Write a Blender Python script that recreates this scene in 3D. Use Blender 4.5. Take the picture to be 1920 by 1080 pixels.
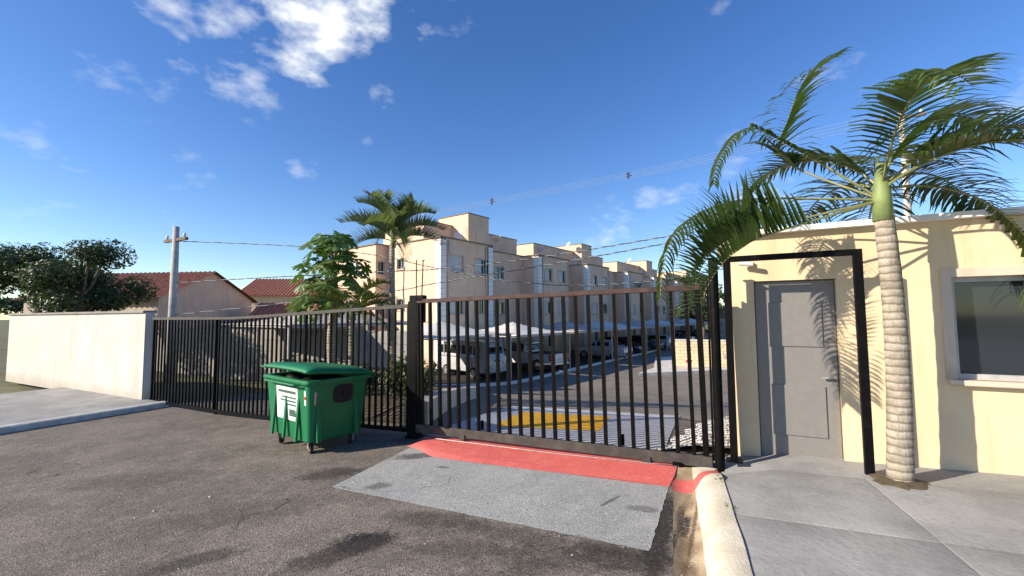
import bpy, bmesh, math, random
import numpy as np
from mathutils import Vector, Matrix, noise as mnoise
random.seed(7)
for o in list(bpy.data.objects): bpy.data.objects.remove(o)
S = bpy.context.scene
COL = S.collection
rad = math.radians

# ------------------------------------------------------------------ camera
FPX = 812.0; EYE = 1.7; PITCH = math.atan(52 / 812); ROLL = .007
c_f = Vector((0, math.cos(PITCH), math.sin(PITCH)))
_r = Vector((1, 0, 0)); _u = Vector((0, -math.sin(PITCH), math.cos(PITCH)))
c_r = _r * math.cos(ROLL) - _u * math.sin(ROLL)
c_u = _r * math.sin(ROLL) + _u * math.cos(ROLL)
cam_d = bpy.data.cameras.new('camera'); cam = bpy.data.objects.new('camera', cam_d); COL.objects.link(cam)
cam_d.sensor_width = 36; cam_d.lens = FPX / 1920 * 36; cam_d.clip_start = .05; cam_d.clip_end = 6000
M4 = Matrix((c_r, c_u, -c_f)).transposed().to_4x4(); M4.translation = (0, 0, EYE)
cam.matrix_world = M4
S.camera = cam
# ------------------------------------------------------------------ light
SUN_TH = rad(18); SUN_EL = rad(25)            # direction in which shadows run (from +x), elevation
sun_d = bpy.data.lights.new('sun', 'SUN'); sun = bpy.data.objects.new('sun', sun_d); COL.objects.link(sun)
sun_d.energy = 5.0; sun_d.angle = rad(.5); sun_d.color = (1, .88, .72)
sdir = Vector((math.cos(SUN_TH) * math.cos(SUN_EL), math.sin(SUN_TH) * math.cos(SUN_EL), -math.sin(SUN_EL)))
sun.rotation_euler = sdir.to_track_quat('-Z', 'Y').to_euler()
S.view_settings.view_transform = 'Standard'; S.view_settings.look = 'None'
S.view_settings.exposure = .70; S.view_settings.gamma = 1

def pray(x, y):                                # direction through a photo pixel
    return (c_f * FPX + c_r * (x - 960) + c_u * (540 - y)).normalized()
def at(x, y, d):                               # point on that ray at forward distance d
    r = pray(x, y); return Vector((0, 0, EYE)) + r * (d / r.y)

world = bpy.data.worlds.new('World'); S.world = world; world.use_nodes = True
def build_world():
    nt = world.node_tree; N = nt.nodes; Lk = nt.links; N.clear()
    out = N.new('ShaderNodeOutputWorld'); bg = N.new('ShaderNodeBackground')
    sky = N.new('ShaderNodeTexSky'); sky.sky_type = 'NISHITA'; sky.sun_disc = False
    sky.sun_elevation = SUN_EL
    sx, sy = -sdir.x, -sdir.y
    sky.sun_rotation = math.atan2(sx, sy) % (2 * math.pi)
    sky.air_density = 1.0; sky.dust_density = .35; sky.ozone_density = 2.2; sky.altitude = 650
    tc = N.new('ShaderNodeTexCoord'); nrm = N.new('ShaderNodeVectorMath'); nrm.operation = 'NORMALIZE'
    Lk.new(tc.outputs['Generated'], nrm.inputs[0])
    D = nrm.outputs[0]
    def math_(op, a, b=None, c=None, clamp=False):
        n = N.new('ShaderNodeMath'); n.operation = op; n.use_clamp = clamp
        for i, v in enumerate((a, b, c)):
            if v is None: continue
            if isinstance(v, (int, float)): n.inputs[i].default_value = v
            else: Lk.new(v, n.inputs[i])
        return n.outputs[0]
    def noise(scale, detail, rough, stretch=None, off=0):
        n = N.new('ShaderNodeTexNoise'); n.inputs['Scale'].default_value = scale
        n.inputs['Detail'].default_value = detail; n.inputs['Roughness'].default_value = rough
        mp = N.new('ShaderNodeMapping'); mp.inputs['Location'].default_value = (off, off * .7, off * 1.3)
        if stretch: mp.inputs['Scale'].default_value = stretch
        Lk.new(D, mp.inputs[0]); Lk.new(mp.outputs[0], n.inputs['Vector']); return n.outputs['Fac']
    big = noise(8, 7, .54, (1, 1, 2.0)); fine = noise(30, 5, .55, (1, 1, 1.8), 3.1)
    tex = math_('ADD', math_('MULTIPLY', big, .74), math_('MULTIPLY', fine, .26))
    # cloud banks: a direction, an angular radius in degrees and a fullness
    banks = [((590, 20), 6.0, .95), ((670, 25), 5.2, .85), ((570, 105), 4.2, .85), ((668, 105), 2.2, .55), ((765, 78), 4.2, .62), ((830, 70), 2.6, .45), ((718, 184), 2.0, .48),
             ((694, 279), 2.6, .55), ((575, 312), 2.8, .46), ((1140, 430), 4.6, .52), ((1270, 392), 4.6, .50), ((1222, 385), 3.0, .46),
             ((900, 5), 5.5, .38), ((980, 10), 4, .36), ((1280, 5), 3, .42), ((1340, 8), 3, .4), ((1430, 330), 7, .5),
             ((430, 60), 9, .62), ((250, 180), 6, .42), ((330, 340), 5, .42), ((120, 330), 6, .45), ((1560, 120), 5, .45), ((1720, 360), 8, .5), ((1830, 180), 6, .5)]
    cov = None
    for (px, py), r, a in banks:
        d = pray(px, py)
        dp = N.new('ShaderNodeVectorMath'); dp.operation = 'DOT_PRODUCT'
        Lk.new(D, dp.inputs[0]); dp.inputs[1].default_value = d
        mr = N.new('ShaderNodeMapRange'); mr.interpolation_type = 'SMOOTHSTEP'
        mr.inputs['From Min'].default_value = math.cos(rad(r * 1.25)); mr.inputs['From Max'].default_value = math.cos(rad(r * .25))
        mr.inputs['To Max'].default_value = a
        Lk.new(dp.outputs['Value'], mr.inputs['Value'])
        cov = mr.outputs[0] if cov is None else math_('MAXIMUM', cov, mr.outputs[0])
    wide = noise(2.3, 3, .5, None, 8.0)
    wide = math_('MULTIPLY', math_('SUBTRACT', wide, .56, None, True), 1.6)
    cov = math_('MAXIMUM', cov, wide)
    # density: the texture cut at a level that drops where the bank is full
    lev = math_('SUBTRACT', .70, math_('MULTIPLY', cov, .38))
    den = math_('MULTIPLY', math_('SUBTRACT', tex, lev, None, True), 4.6, None, True)
    den = math_('MULTIPLY', den, math_('MULTIPLY', math_('POWER', cov, 1.4), 1.35, None, True), None, True)
    hz = N.new('ShaderNodeHueSaturation'); hz.inputs['Saturation'].default_value = 1.26; hz.inputs['Hue'].default_value = .512; hz.inputs['Value'].default_value = 1.48
    Lk.new(sky.outputs[0], hz.inputs['Color'])
    mix = N.new('ShaderNodeMixRGB'); Lk.new(den, mix.inputs[0]); Lk.new(hz.outputs[0], mix.inputs[1])
    # cloud tone: shaded bases, bright tops, same radiometric scale as the sky
    cr = N.new('ShaderNodeMixRGB'); Lk.new(math_('MULTIPLY', math_('SUBTRACT', tex, .42, None, True), 4.5, None, True), cr.inputs[0])
    cr.inputs[1].default_value = (6.0, 6.6, 7.4, 1); cr.inputs[2].default_value = (9.0, 9.1, 9.0, 1)
    Lk.new(cr.outputs[0], mix.inputs[2])
    Lk.new(mix.outputs[0], bg.inputs['Color']); bg.inputs['Strength'].default_value = .082
    Lk.new(bg.outputs[0], out.inputs['Surface'])
build_world()

# ------------------------------------------------------------------ frames and ground height
R2 = Vector((2.23, 4.83)); L2 = Vector((-1.55, 6.75))
GU = (R2 - L2).normalized(); GV = Vector((-GU.y, GU.x)); GLEN = (R2 - L2).length
GANG = math.atan2(GU.y, GU.x)
def ab(x, y): q = Vector((x, y)) - R2; return q.dot(GU), q.dot(GV)
def P2(a, b): return R2 + GU * a + GV * b
def ss(t): t = min(max(t, 0.), 1.); return t * t * (3 - 2 * t)
def gz(x, y):
    a, b = ab(x, y); ac = min(max(a, -9.), 5.)
    return .04 * ac * (1 - ss((b - 1) / 11)) - 1.65 * ss(b / 15)
def gab(a, b, dz=0): p = P2(a, b); return Vector((p.x, p.y, gz(p.x, p.y) + dz))
def gxy(x, y, dz=0): return Vector((x, y, gz(x, y) + dz))

# ------------------------------------------------------------------ materials
MATS = {}
class NT:
    def __init__(s, name):
        s.m = bpy.data.materials.new(name); s.m.use_nodes = True
        s.t = s.m.node_tree; s.b = s.t.nodes['Principled BSDF']
    def n(s, typ, **kw):
        x = s.t.nodes.new(typ)
        for k, v in kw.items(): setattr(x, k, v)
        return x
    def l(s, a, b): s.t.links.new(a, b)
    def coord(s, kind='Object'):
        return s.n('ShaderNodeTexCoord').outputs[kind]
    def pos(s): return s.n('ShaderNodeNewGeometry').outputs['Position']
    def noise(s, vec, scale, detail=4, rough=.55, dist=0):
        n = s.n('ShaderNodeTexNoise'); n.inputs['Scale'].default_value = scale; n.inputs['Detail'].default_value = detail
        n.inputs['Roughness'].default_value = rough; n.inputs['Distortion'].default_value = dist
        s.l(vec, n.inputs['Vector']); return n.outputs['Fac']
    def ramp(s, fac, a, b, lo=0, hi=1, smooth=True):
        m = s.n('ShaderNodeMapRange'); m.interpolation_type = 'SMOOTHSTEP' if smooth else 'LINEAR'
        m.inputs['From Min'].default_value = a; m.inputs['From Max'].default_value = b
        m.inputs['To Min'].default_value = lo; m.inputs['To Max'].default_value = hi
        s.l(fac, m.inputs['Value']); return m.outputs[0]
    def math(s, op, a, b=None, clamp=False):
        n = s.n('ShaderNodeMath', operation=op); n.use_clamp = clamp
        for i, v in enumerate((a, b)):
            if v is None: continue
            if isinstance(v, (int, float)): n.inputs[i].default_value = v
            else: s.l(v, n.inputs[i])
        return n.outputs[0]
    def mix(s, fac, a, b, typ='MIX'):
        n = s.n('ShaderNodeMixRGB', blend_type=typ)
        for i, v in ((0, fac), (1, a), (2, b)):
            if isinstance(v, (int, float)): n.inputs[i].default_value = v
            elif isinstance(v, (tuple, list)): n.inputs[i].default_value = (*v[:3], 1)
            else: s.l(v, n.inputs[i])
        return n.outputs[0]
    def col(s, v):
        if isinstance(v, (tuple, list)): s.b.inputs['Base Color'].default_value = (*v[:3], 1)
        else: s.l(v, s.b.inputs['Base Color'])
    def set(s, **kw):
        for k, v in kw.items(): s.b.inputs[k.replace('_', ' ')].default_value = v
    def bump(s, h, strength, dist):
        b = s.n('ShaderNodeBump'); b.inputs['Strength'].default_value = strength; b.inputs['Distance'].default_value = dist
        s.l(h, b.inputs['Height']); s.l(b.outputs[0], s.b.inputs['Normal'])
def simple(name, c, rough=.6, var=.12, scale=6, metal=0, bump=0, bscale=60, spec=.5, c2=None, coord='Object'):
    t = NT(name); v = t.coord(coord) if coord != 'pos' else t.pos()
    f = t.noise(v, scale, 5, .6)
    dk = c2 or tuple(x * (1 - var * 2) for x in c); lt = tuple(min(1, x * (1 + var)) for x in c)
    t.col(t.mix(t.ramp(f, .3, .7), dk, lt)); t.set(Roughness=rough, Metallic=metal, Specular_IOR_Level=spec)
    if bump: t.bump(t.noise(v, bscale, 4, .6), bump, .01)
    MATS[name] = t.m; return t.m
def ellipse(t, v, cx, cy, ang, rx, ry, wob=.35, sc=5):
    """0..1 mask of a ragged stain in world position"""
    mp = t.n('ShaderNodeMapping'); mp.vector_type = 'TEXTURE'
    mp.inputs['Location'].default_value = (cx, cy, 0); mp.inputs['Rotation'].default_value = (0, 0, ang); mp.inputs['Scale'].default_value = (rx, ry, 1000)
    t.l(v, mp.inputs[0])
    ln = t.n('ShaderNodeVectorMath', operation='LENGTH'); t.l(mp.outputs[0], ln.inputs[0])
    d = t.math('ADD', ln.outputs['Value'], t.math('MULTIPLY', t.math('SUBTRACT', t.noise(v, sc, 7, .72), .5), wob * 5.5))
    return t.math('MULTIPLY', t.ramp(d, 1.3, .6), t.ramp(t.noise(v, 34, 4, .7), .30, .52, .5, 1))
def px_on(x, y):                               # pixel -> outside ground plane, (x, y)
    r = pray(x, y); t = .5
    while t < 300:
        p = Vector((0, 0, EYE)) + r * t
        if p.z < gz(p.x, p.y): return p
        t *= 1.002
def asphalt(name, base, dark, light, stains=(), grain=1.0, crack=.8, wear=None):
    t = NT(name); v = t.pos()
    big = t.noise(v, .9, 5, .62); mid = t.noise(v, 5, 5, .6)
    c = t.mix(t.ramp(big, .36, .66), dark, base)
    c = t.mix(t.ramp(mid, .45, .72, 0, .6), c, light)
    for (cx, cy, an, rx, ry, k, col, sc) in stains:
        c = t.mix(t.math('MULTIPLY', ellipse(t, v, cx, cy, an, rx, ry, sc=sc), k), c, col)
    if wear:
        wn = t.math('ADD', t.math('MULTIPLY', t.noise(v, 3.5, 8, .74), .7), t.math('MULTIPLY', t.noise(v, 40, 3, .6), .3))
        c = t.mix(t.ramp(wn, wear[1], wear[1] + .05, 0, .75), c, wear[0])
    # hairline cracks, only here and there
    dv = t.n('ShaderNodeVectorMath', operation='ADD'); nz = t.n('ShaderNodeTexNoise'); nz.inputs['Scale'].default_value = 2.2; nz.inputs['Detail'].default_value = 6; t.l(v, nz.inputs['Vector'])
    sc_ = t.n('ShaderNodeVectorMath', operation='SCALE'); sc_.inputs['Scale'].default_value = .5; t.l(nz.outputs['Color'], sc_.inputs[0]); t.l(v, dv.inputs[0]); t.l(sc_.outputs[0], dv.inputs[1])
    ve = t.n('ShaderNodeTexVoronoi', feature='DISTANCE_TO_EDGE'); ve.inputs['Scale'].default_value = .75; t.l(dv.outputs[0], ve.inputs['Vector'])
    ck = t.math('MULTIPLY', t.ramp(ve.outputs['Distance'], .008, .002), t.ramp(t.noise(v, .8, 2), .50, .60))
    c = t.mix(t.math('MULTIPLY', ck, crack), c, t.mix(1, c, (.3, .3, .3), 'MULTIPLY'))
    # aggregate: pale chips and dark pores
    vo = t.n('ShaderNodeTexVoronoi'); vo.inputs['Scale'].default_value = 85; t.l(v, vo.inputs['Vector'])
    sp = t.n('ShaderNodeSeparateColor'); t.l(vo.outputs['Color'], sp.inputs[0])
    c = t.mix(t.ramp(sp.outputs[0], .62, 1, 0, .6 * grain), c, t.mix(1, c, (2.1, 2.05, 1.95), 'MULTIPLY'))
    c = t.mix(t.ramp(sp.outputs[1], .55, 1, 0, .75 * grain), c, t.mix(1, c, (.38, .38, .4), 'MULTIPLY'))
    t.col(c); t.set(Roughness=.9, Specular_IOR_Level=.25)
    h = t.math('ADD', t.math('MULTIPLY', vo.outputs['Distance'], 1.0), t.noise(v, 140, 3, .6))
    t.bump(h, .55, .008); MATS[name] = t.m; return t.m
def stx(px, py, ang, rx, ry, k, col, sc=10):
    p = px_on(px, py); return (p.x, p.y, ang, rx, ry, k, col, sc)
TAR = (.022, .021, .022)
asphalt('street_asphalt', (.205, .178, .146), (.14, .121, .10), (.24, .21, .172), [
    stx(680, 1016, .35, .25, .17, 1, (.014, .014, .015), 14), stx(640, 1036, .5, .36, .14, .8, (.04, .035, .03)), stx(575, 1062, .6, .3, .13, .5, (.06, .05, .04)),
    stx(620, 888, .2, .36, .22, .85, (.05, .042, .034)), stx(660, 884, .3, .22, .1, .5, (.045, .04, .034)),
    stx(820, 975, -.3, .5, .16, .62, (.055, .048, .04)), stx(950, 1000, -.45, .55, .14, .55, (.058, .05, .043)), stx(860, 1030, -.2, .45, .12, .5, (.065, .055, .045)),
    stx(1040, 1045, -.4, .42, .16, .6, (.055, .048, .042)), stx(1160, 1050, -.45, .45, .13, .75, (.042, .038, .033)), stx(1000, 1065, .1, .22, .12, .5, (.05, .044, .038)),
    stx(1243, 985, 1.15, .75, .10, .95, (.028, .026, .024)), stx(720, 930, -.5, .6, .05, .45, (.06, .05, .04)), stx(1190, 1040, -.45, .5, .09, .7, (.035, .032, .028)),
    stx(470, 960, .3, .8, .3, .45, (.08, .066, .052)), stx(250, 900, .1, .9, .3, .5, (.075, .062, .05)), stx(370, 1050, .5, .35, .12, .6, TAR),
    stx(760, 826, -.3, .3, .12, .55, (.05, .045, .04))])
asphalt('inner_asphalt', (.22, .195, .16), (.165, .145, .12), (.26, .23, .19), [], .7)
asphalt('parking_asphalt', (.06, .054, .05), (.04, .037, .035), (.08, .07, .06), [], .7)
asphalt('grey_paint', (.34, .345, .325), (.29, .295, .28), (.385, .385, .365), [
    stx(782, 856, .1, .30, .13, .85, (.07, .07, .06), 7), stx(708, 913, .1, .13, .10, .75, (.09, .09, .075), 8), stx(830, 877, -.4, .10, .03, .7, (.08, .08, .075), 12),
    stx(1145, 940, .75, .16, .022, .8, (.07, .07, .068), 12), stx(1203, 955, -.4, .16, .06, .62, (.09, .09, .08), 8), stx(940, 900, .2, .35, .3, .3, (.42, .42, .41), 4),
    stx(720, 880, .2, .5, .2, .3, (.40, .40, .36), 4), stx(1080, 880, -.5, .6, .1, .4, (.2, .2, .19), 6)], .6, .6, ((.15, .14, .125), .60))
asphalt('inner_grey_paint', (.42, .44, .47), (.36, .375, .40), (.48, .50, .52), [], .35)
asphalt('yellow_paint', (.84, .46, .025), (.74, .38, .02), (.88, .52, .045), [], .35, .5, ((.42, .27, .08), .585))
asphalt('red_paint', (.72, .155, .13), (.64, .13, .11), (.75, .21, .18), [stx(1150, 900, -.45, .5, .012, .6, (.35, .07, .06), 12), stx(950, 866, -.45, .5, .012, .5, (.35, .07, .06), 12)], .4, .8, ((.34, .19, .16), .60))
simple('red_paint_plain', (.68, .135, .11), .75, .08, 9, bump=.3)
def red_band(t, v):
    def dot(d):
        n = t.n('ShaderNodeVectorMath', operation='DOT_PRODUCT'); t.l(v, n.inputs[0]); n.inputs[1].default_value = (d.x, d.y, 0); return t.math('SUBTRACT', n.outputs['Value'], R2.dot(d))
    a = dot(GU); b = t.math('ADD', dot(GV), t.math('MULTIPLY', t.math('SUBTRACT', t.noise(v, 14, 4, .6), .5), .05)); k = t.math('MAXIMUM', t.math('ADD', a, .21), 0)
    k = t.math('MINIMUM', k, .2)
    lo = t.math('ADD', t.math('MULTIPLY', k, 1.55), -.71); hi = t.math('ADD', t.math('MULTIPLY', k, 1.8), -.37)
    m1 = t.ramp(t.math('SUBTRACT', b, lo), -.006, .006); m2 = t.ramp(t.math('SUBTRACT', hi, b), -.006, .006)
    return t.math('MULTIPLY', t.math('MULTIPLY', m1, m2), t.ramp(a, .10, .07))
def concrete(name, c, dk, sc=3, stains=(), band=False):
    t = NT(name); v = t.pos(); f = t.noise(v, sc, 6, .62); g = t.noise(v, sc * 14, 4, .6)
    cc = t.mix(t.ramp(f, .35, .66), dk, c); cc = t.mix(t.ramp(g, .5, .75, 0, .4), cc, tuple(x * .55 for x in c))
    for (cx, cy, an, rx, ry, k, col, s2) in stains: cc = t.mix(t.math('MULTIPLY', ellipse(t, v, cx, cy, an, rx, ry, sc=s2), k), cc, col)
    if band: cc = t.mix(red_band(t, v), cc, t.mix(t.ramp(f, .4, .65), (.62, .13, .11), (.72, .155, .13)))
    t.col(cc); t.set(Roughness=.9, Specular_IOR_Level=.3); t.bump(g, .5, .012); MATS[name] = t.m
concrete('kerb_concrete', (.68, .625, .50), (.56, .50, .38), 3.4, (), True)
concrete('gutter_concrete', (.50, .39, .25), (.30, .22, .13), 4, [stx(1284, 985, 1.1, .24, .045, .95, (.035, .033, .038), 12), stx(1275, 960, 1.1, .2, .03, .8, (.06, .05, .045), 14), stx(1285, 1030, 1.1, .3, .06, .6, (.16, .105, .05), 10), stx(1300, 990, 1.1, .6, .016, .8, (.10, .065, .04), 16), stx(1268, 1000, 1.08, .7, .02, .8, (.07, .05, .035), 18), stx(1290, 940, 1.1, .2, .05, .6, (.20, .14, .08), 12), stx(1290, 1065, 1.1, .12, .06, .7, (.12, .075, .04), 14)], True)
concrete('pavement_concrete', (.34, .34, .325), (.25, .25, .24), 1.6)
concrete('white_kerb', (.66, .64, .58), (.50, .48, .43), 5)
concrete('grey_wall', (.30, .285, .265), (.24, .225, .21), 2)
concrete('retaining_wall', (.58, .53, .44), (.46, .41, .34), 3)
concrete('soil', (.13, .10, .065), (.075, .058, .038), 4)
concrete('earth', (.16, .15, .08), (.10, .11, .05), .6)
def wallpaint(name, c, sc=1.2):
    t = NT(name); v = t.pos()
    mp = t.n('ShaderNodeMapping'); mp.inputs['Scale'].default_value = (1, 1, .16); t.l(v, mp.inputs[0])
    st = t.noise(mp.outputs[0], 3.2, 5, .6); f = t.noise(v, sc, 5, .6); g = t.noise(v, 120, 3, .6)
    cc = t.mix(t.ramp(f, .35, .68), tuple(x * .87 for x in c), c); cc = t.mix(t.ramp(st, .50, .78, 0, .6), cc, tuple(x * .62 for x in c))
    ge = t.coord('Generated'); sx = t.n('ShaderNodeSeparateXYZ'); t.l(ge, sx.inputs[0])
    sp_ = t.ramp(t.math('ADD', sx.outputs[2], t.math('MULTIPLY', t.noise(v, 2.6, 6, .7), .30)), .36, .16, 0, .55); cc = t.mix(sp_, cc, tuple(x * y for x, y in zip(c, (.55, .50, .45))))
    t.col(cc); t.set(Roughness=.88, Specular_IOR_Level=.3); t.bump(g, .25, .01); MATS[name] = t.m
wallpaint('peach', (.79, .555, .395)); wallpaint('cream', (.76, .60, .385)); wallpaint('offwhite', (.60, .565, .50)); wallpaint('brown_render', (.36, .27, .19)); wallpaint('pale_render', (.62, .52, .42))
simple('quoin_white', (.80, .79, .74), .8, .05, 5)
simple('joint_dark', (.12, .11, .10), .9, .1)
simple('roof_cap', (.20, .17, .14), .8, .15)
simple('roof_slab', (.35, .32, .29), .9, .15)
simple('frame_white', (.75, .74, .70), .5, .05)
simple('frame_alu', (.42, .42, .42), .4, .08)
simple('shutter', (.58, .57, .54), .55, .05)
t = NT('glass_dark'); t.col((.02, .025, .03)); t.set(Roughness=.06, Specular_IOR_Level=.8); MATS['glass_dark'] = t.m
t = NT('car_glass'); t.col((.012, .014, .017)); t.set(Roughness=.05, Specular_IOR_Level=.7); MATS['car_glass'] = t.m
t = NT('black_steel'); v = t.coord(); f = t.noise(v, 9, 6, .65); t.col(t.mix(t.ramp(f, .45, .75), (.0035, .0035, .004), (.008, .0078, .0075))); t.set(Roughness=.45, Specular_IOR_Level=.09); t.bump(t.noise(v, 160, 3), .12, .004); MATS['black_steel'] = t.m
t = NT('dusty_steel'); v = t.coord(); f = t.noise(v, 6, 7, .7); t.col(t.mix(t.ramp(f, .35, .72), (.030, .027, .023), (.068, .060, .050))); t.set(Roughness=.7); t.bump(t.noise(v, 120, 3), .2, .004); MATS['dusty_steel'] = t.m
t = NT('rusty_rail'); v = t.coord(); f = t.noise(v, 7, 7, .7); t.col(t.mix(t.ramp(f, .33, .7), (.028, .013, .010), (.075, .036, .028))); t.set(Roughness=.72); t.bump(t.noise(v, 90, 4), .3, .005); MATS['rusty_rail'] = t.m
simple('bare_steel', (.34, .33, .32), .5, .12, 20, metal=.9)
simple('galvanised', (.42, .42, .41), .5, .12, 14, metal=.6)
t = NT('bin_green'); v = t.coord(); f = t.noise(v, 3, 6, .65); g = t.noise(v, 26, 5, .7)
cc = t.mix(t.ramp(f, .3, .7), (.003, .122, .043), (.004, .16, .058)); cc = t.mix(t.ramp(g, .58, .78, 0, .35), cc, (.012, .08, .04))
t.col(cc); t.set(Roughness=.48, Specular_IOR_Level=.4); t.bump(t.noise(v, 60, 4), .1, .005); MATS['bin_green'] = t.m
simple('bin_pocket', (.010, .007, .007), .7, .2, 20)
simple('rubber', (.018, .018, .018), .75, .2, 18)
simple('bag_black', (.012, .012, .013), .25, .2, 8, spec=.7, bump=.6, bscale=22)
simple('sticker_white', (.78, .80, .78), .5, .08, 10)
simple('sticker_ink', (.04, .10, .07), .6, .1)
simple('reflector_red', (.62, .035, .03), .4, .1, 30)
t = NT('palm_trunk'); v = t.pos(); wv = t.n('ShaderNodeTexWave', bands_direction='Z'); wv.inputs['Scale'].default_value = 4.4; wv.inputs['Distortion'].default_value = 1.6; wv.inputs['Detail'].default_value = 4; wv.inputs['Detail Scale'].default_value = 2.5; t.l(v, wv.inputs['Vector'])
mp = t.n('ShaderNodeMapping'); mp.inputs['Scale'].default_value = (1, 1, .12); t.l(v, mp.inputs[0]); fb = t.noise(mp.outputs[0], 70, 4, .65); f = t.noise(v, 7, 6, .65)
cc = t.mix(t.ramp(f, .32, .68), (.25, .215, .165), (.42, .375, .30)); cc = t.mix(t.ramp(wv.outputs['Fac'], .26, .05, 0, .75), cc, (.13, .105, .08)); cc = t.mix(t.ramp(fb, .5, .75, 0, .5), cc, (.20, .165, .12))
t.col(cc); t.set(Roughness=.92, Specular_IOR_Level=.2); t.bump(t.math('ADD', wv.outputs['Fac'], fb), .6, .012); MATS['palm_trunk'] = t.m
simple('palm_shaft', (.20, .26, .09), .6, .15, 6)
simple('bark', (.17, .13, .095), .95, .25, 10, bump=.8, bscale=24)
def leafmat(name, c, c2, trans=.25, rough=.45):
    t = NT(name); oi = t.n('ShaderNodeObjectInfo'); v = t.pos(); f = t.noise(v, 3.2, 3, .6); w = t.n('ShaderNodeTexWhiteNoise'); w.noise_dimensions = '3D'
    ge = t.n('ShaderNodeNewGeometry'); rnd = ge.outputs['Random Per Island']
    cc = t.mix(t.math('ADD', t.math('MULTIPLY', rnd, .65), t.math('MULTIPLY', f, .35)), c, c2)
    t.col(cc); t.set(Roughness=rough, Specular_IOR_Level=.45)
    tr = t.n('ShaderNodeBsdfTranslucent'); t.l(t.mix(1, cc, (1.1, 1.25, .5), 'MULTIPLY'), tr.inputs['Color'])
    mx = t.n('ShaderNodeMixShader'); mx.inputs[0].default_value = trans; t.l(t.b.outputs[0], mx.inputs[1]); t.l(tr.outputs[0], mx.inputs[2])
    t.l(mx.outputs[0], t.t.nodes['Material Output'].inputs['Surface']); MATS[name] = t.m
leafmat('frond_green', (.075, .105, .035), (.17, .19, .065), .3); leafmat('frond_near', (.035, .078, .02), (.115, .165, .045), .35, .32)
leafmat('frond_grey', (.095, .135, .06), (.245, .285, .15), .32); leafmat('frond_dry', (.16, .10, .045), (.26, .17, .08), .15)
leafmat('papaya_leaf', (.045, .105, .025), (.13, .215, .05), .3); leafmat('shrub_leaf', (.04, .075, .02), (.17, .19, .055)); leafmat('tree_leaf', (.022, .042, .014), (.065, .095, .03)); leafmat('weed', (.06, .11, .02), (.14, .2, .05))
simple('rachis', (.20, .21, .075), .5, .15)
simple('canopy_white', (.72, .70, .66), .8, .06, 2); simple('canopy_grey', (.42, .38, .33), .8, .08, 2)
t = NT('canopy_white'); v = t.pos(); t.col(t.mix(t.ramp(t.noise(v, 1.4, 5, .6), .35, .7), (.54, .52, .48), (.66, .64, .59))); t.set(Roughness=.8); MATS['canopy_white'] = t.m
simple('wire_black', (.03, .03, .03), .7, .1); simple('wire_pale', (.26, .28, .30), .6, .1); simple('pole_concrete', (.42, .40, .37), .9, .12, 5)
simple('gravel_white', (.70, .68, .62), .85, .12, 30, coord='pos'); simple('hydrant_red', (.55, .02, .025), .4, .1, 12)
simple('tile_red', (.36, .13, .075), .85, .25, 6); simple('chip', (.62, .60, .56), .8, .15, 20)
def paint(name, c, metal=.2): 
    t = NT(name); v = t.coord(); t.col(t.mix(t.ramp(t.noise(v, 2.5, 5), .3, .7), tuple(x * .9 for x in c), c)); t.set(Roughness=.32, Metallic=metal, Coat_Weight=.5, Coat_Roughness=.1); MATS[name] = t.m
paint('van_white', (.46, .475, .49), 0); paint('van_front', (.58, .68, .70), 0); paint('car_silver', (.50, .51, .52), .4); paint('car_black', (.02, .02, .023)); paint('car_white', (.62, .62, .60), 0); paint('car_gray', (.14, .145, .15), .3)
simple('tyre', (.015, .015, .015), .85, .2, 20); simple('rim', (.55, .55, .56), .35, .1, 20, metal=.7); simple('chrome', (.6, .6, .6), .2, .05, metal=.9)
simple('lamp_red', (.5, .02, .02), .25, .1); simple('lamp_clear', (.75, .75, .72), .2, .05); simple('bumper_dark', (.03, .03, .03), .6, .1); simple('plate', (.55, .55, .53), .5, .05)
simple('door_grey', (.20, .19, .18), .5, .03, 14); simple('dish', (.62, .62, .60), .5, .06)

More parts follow.
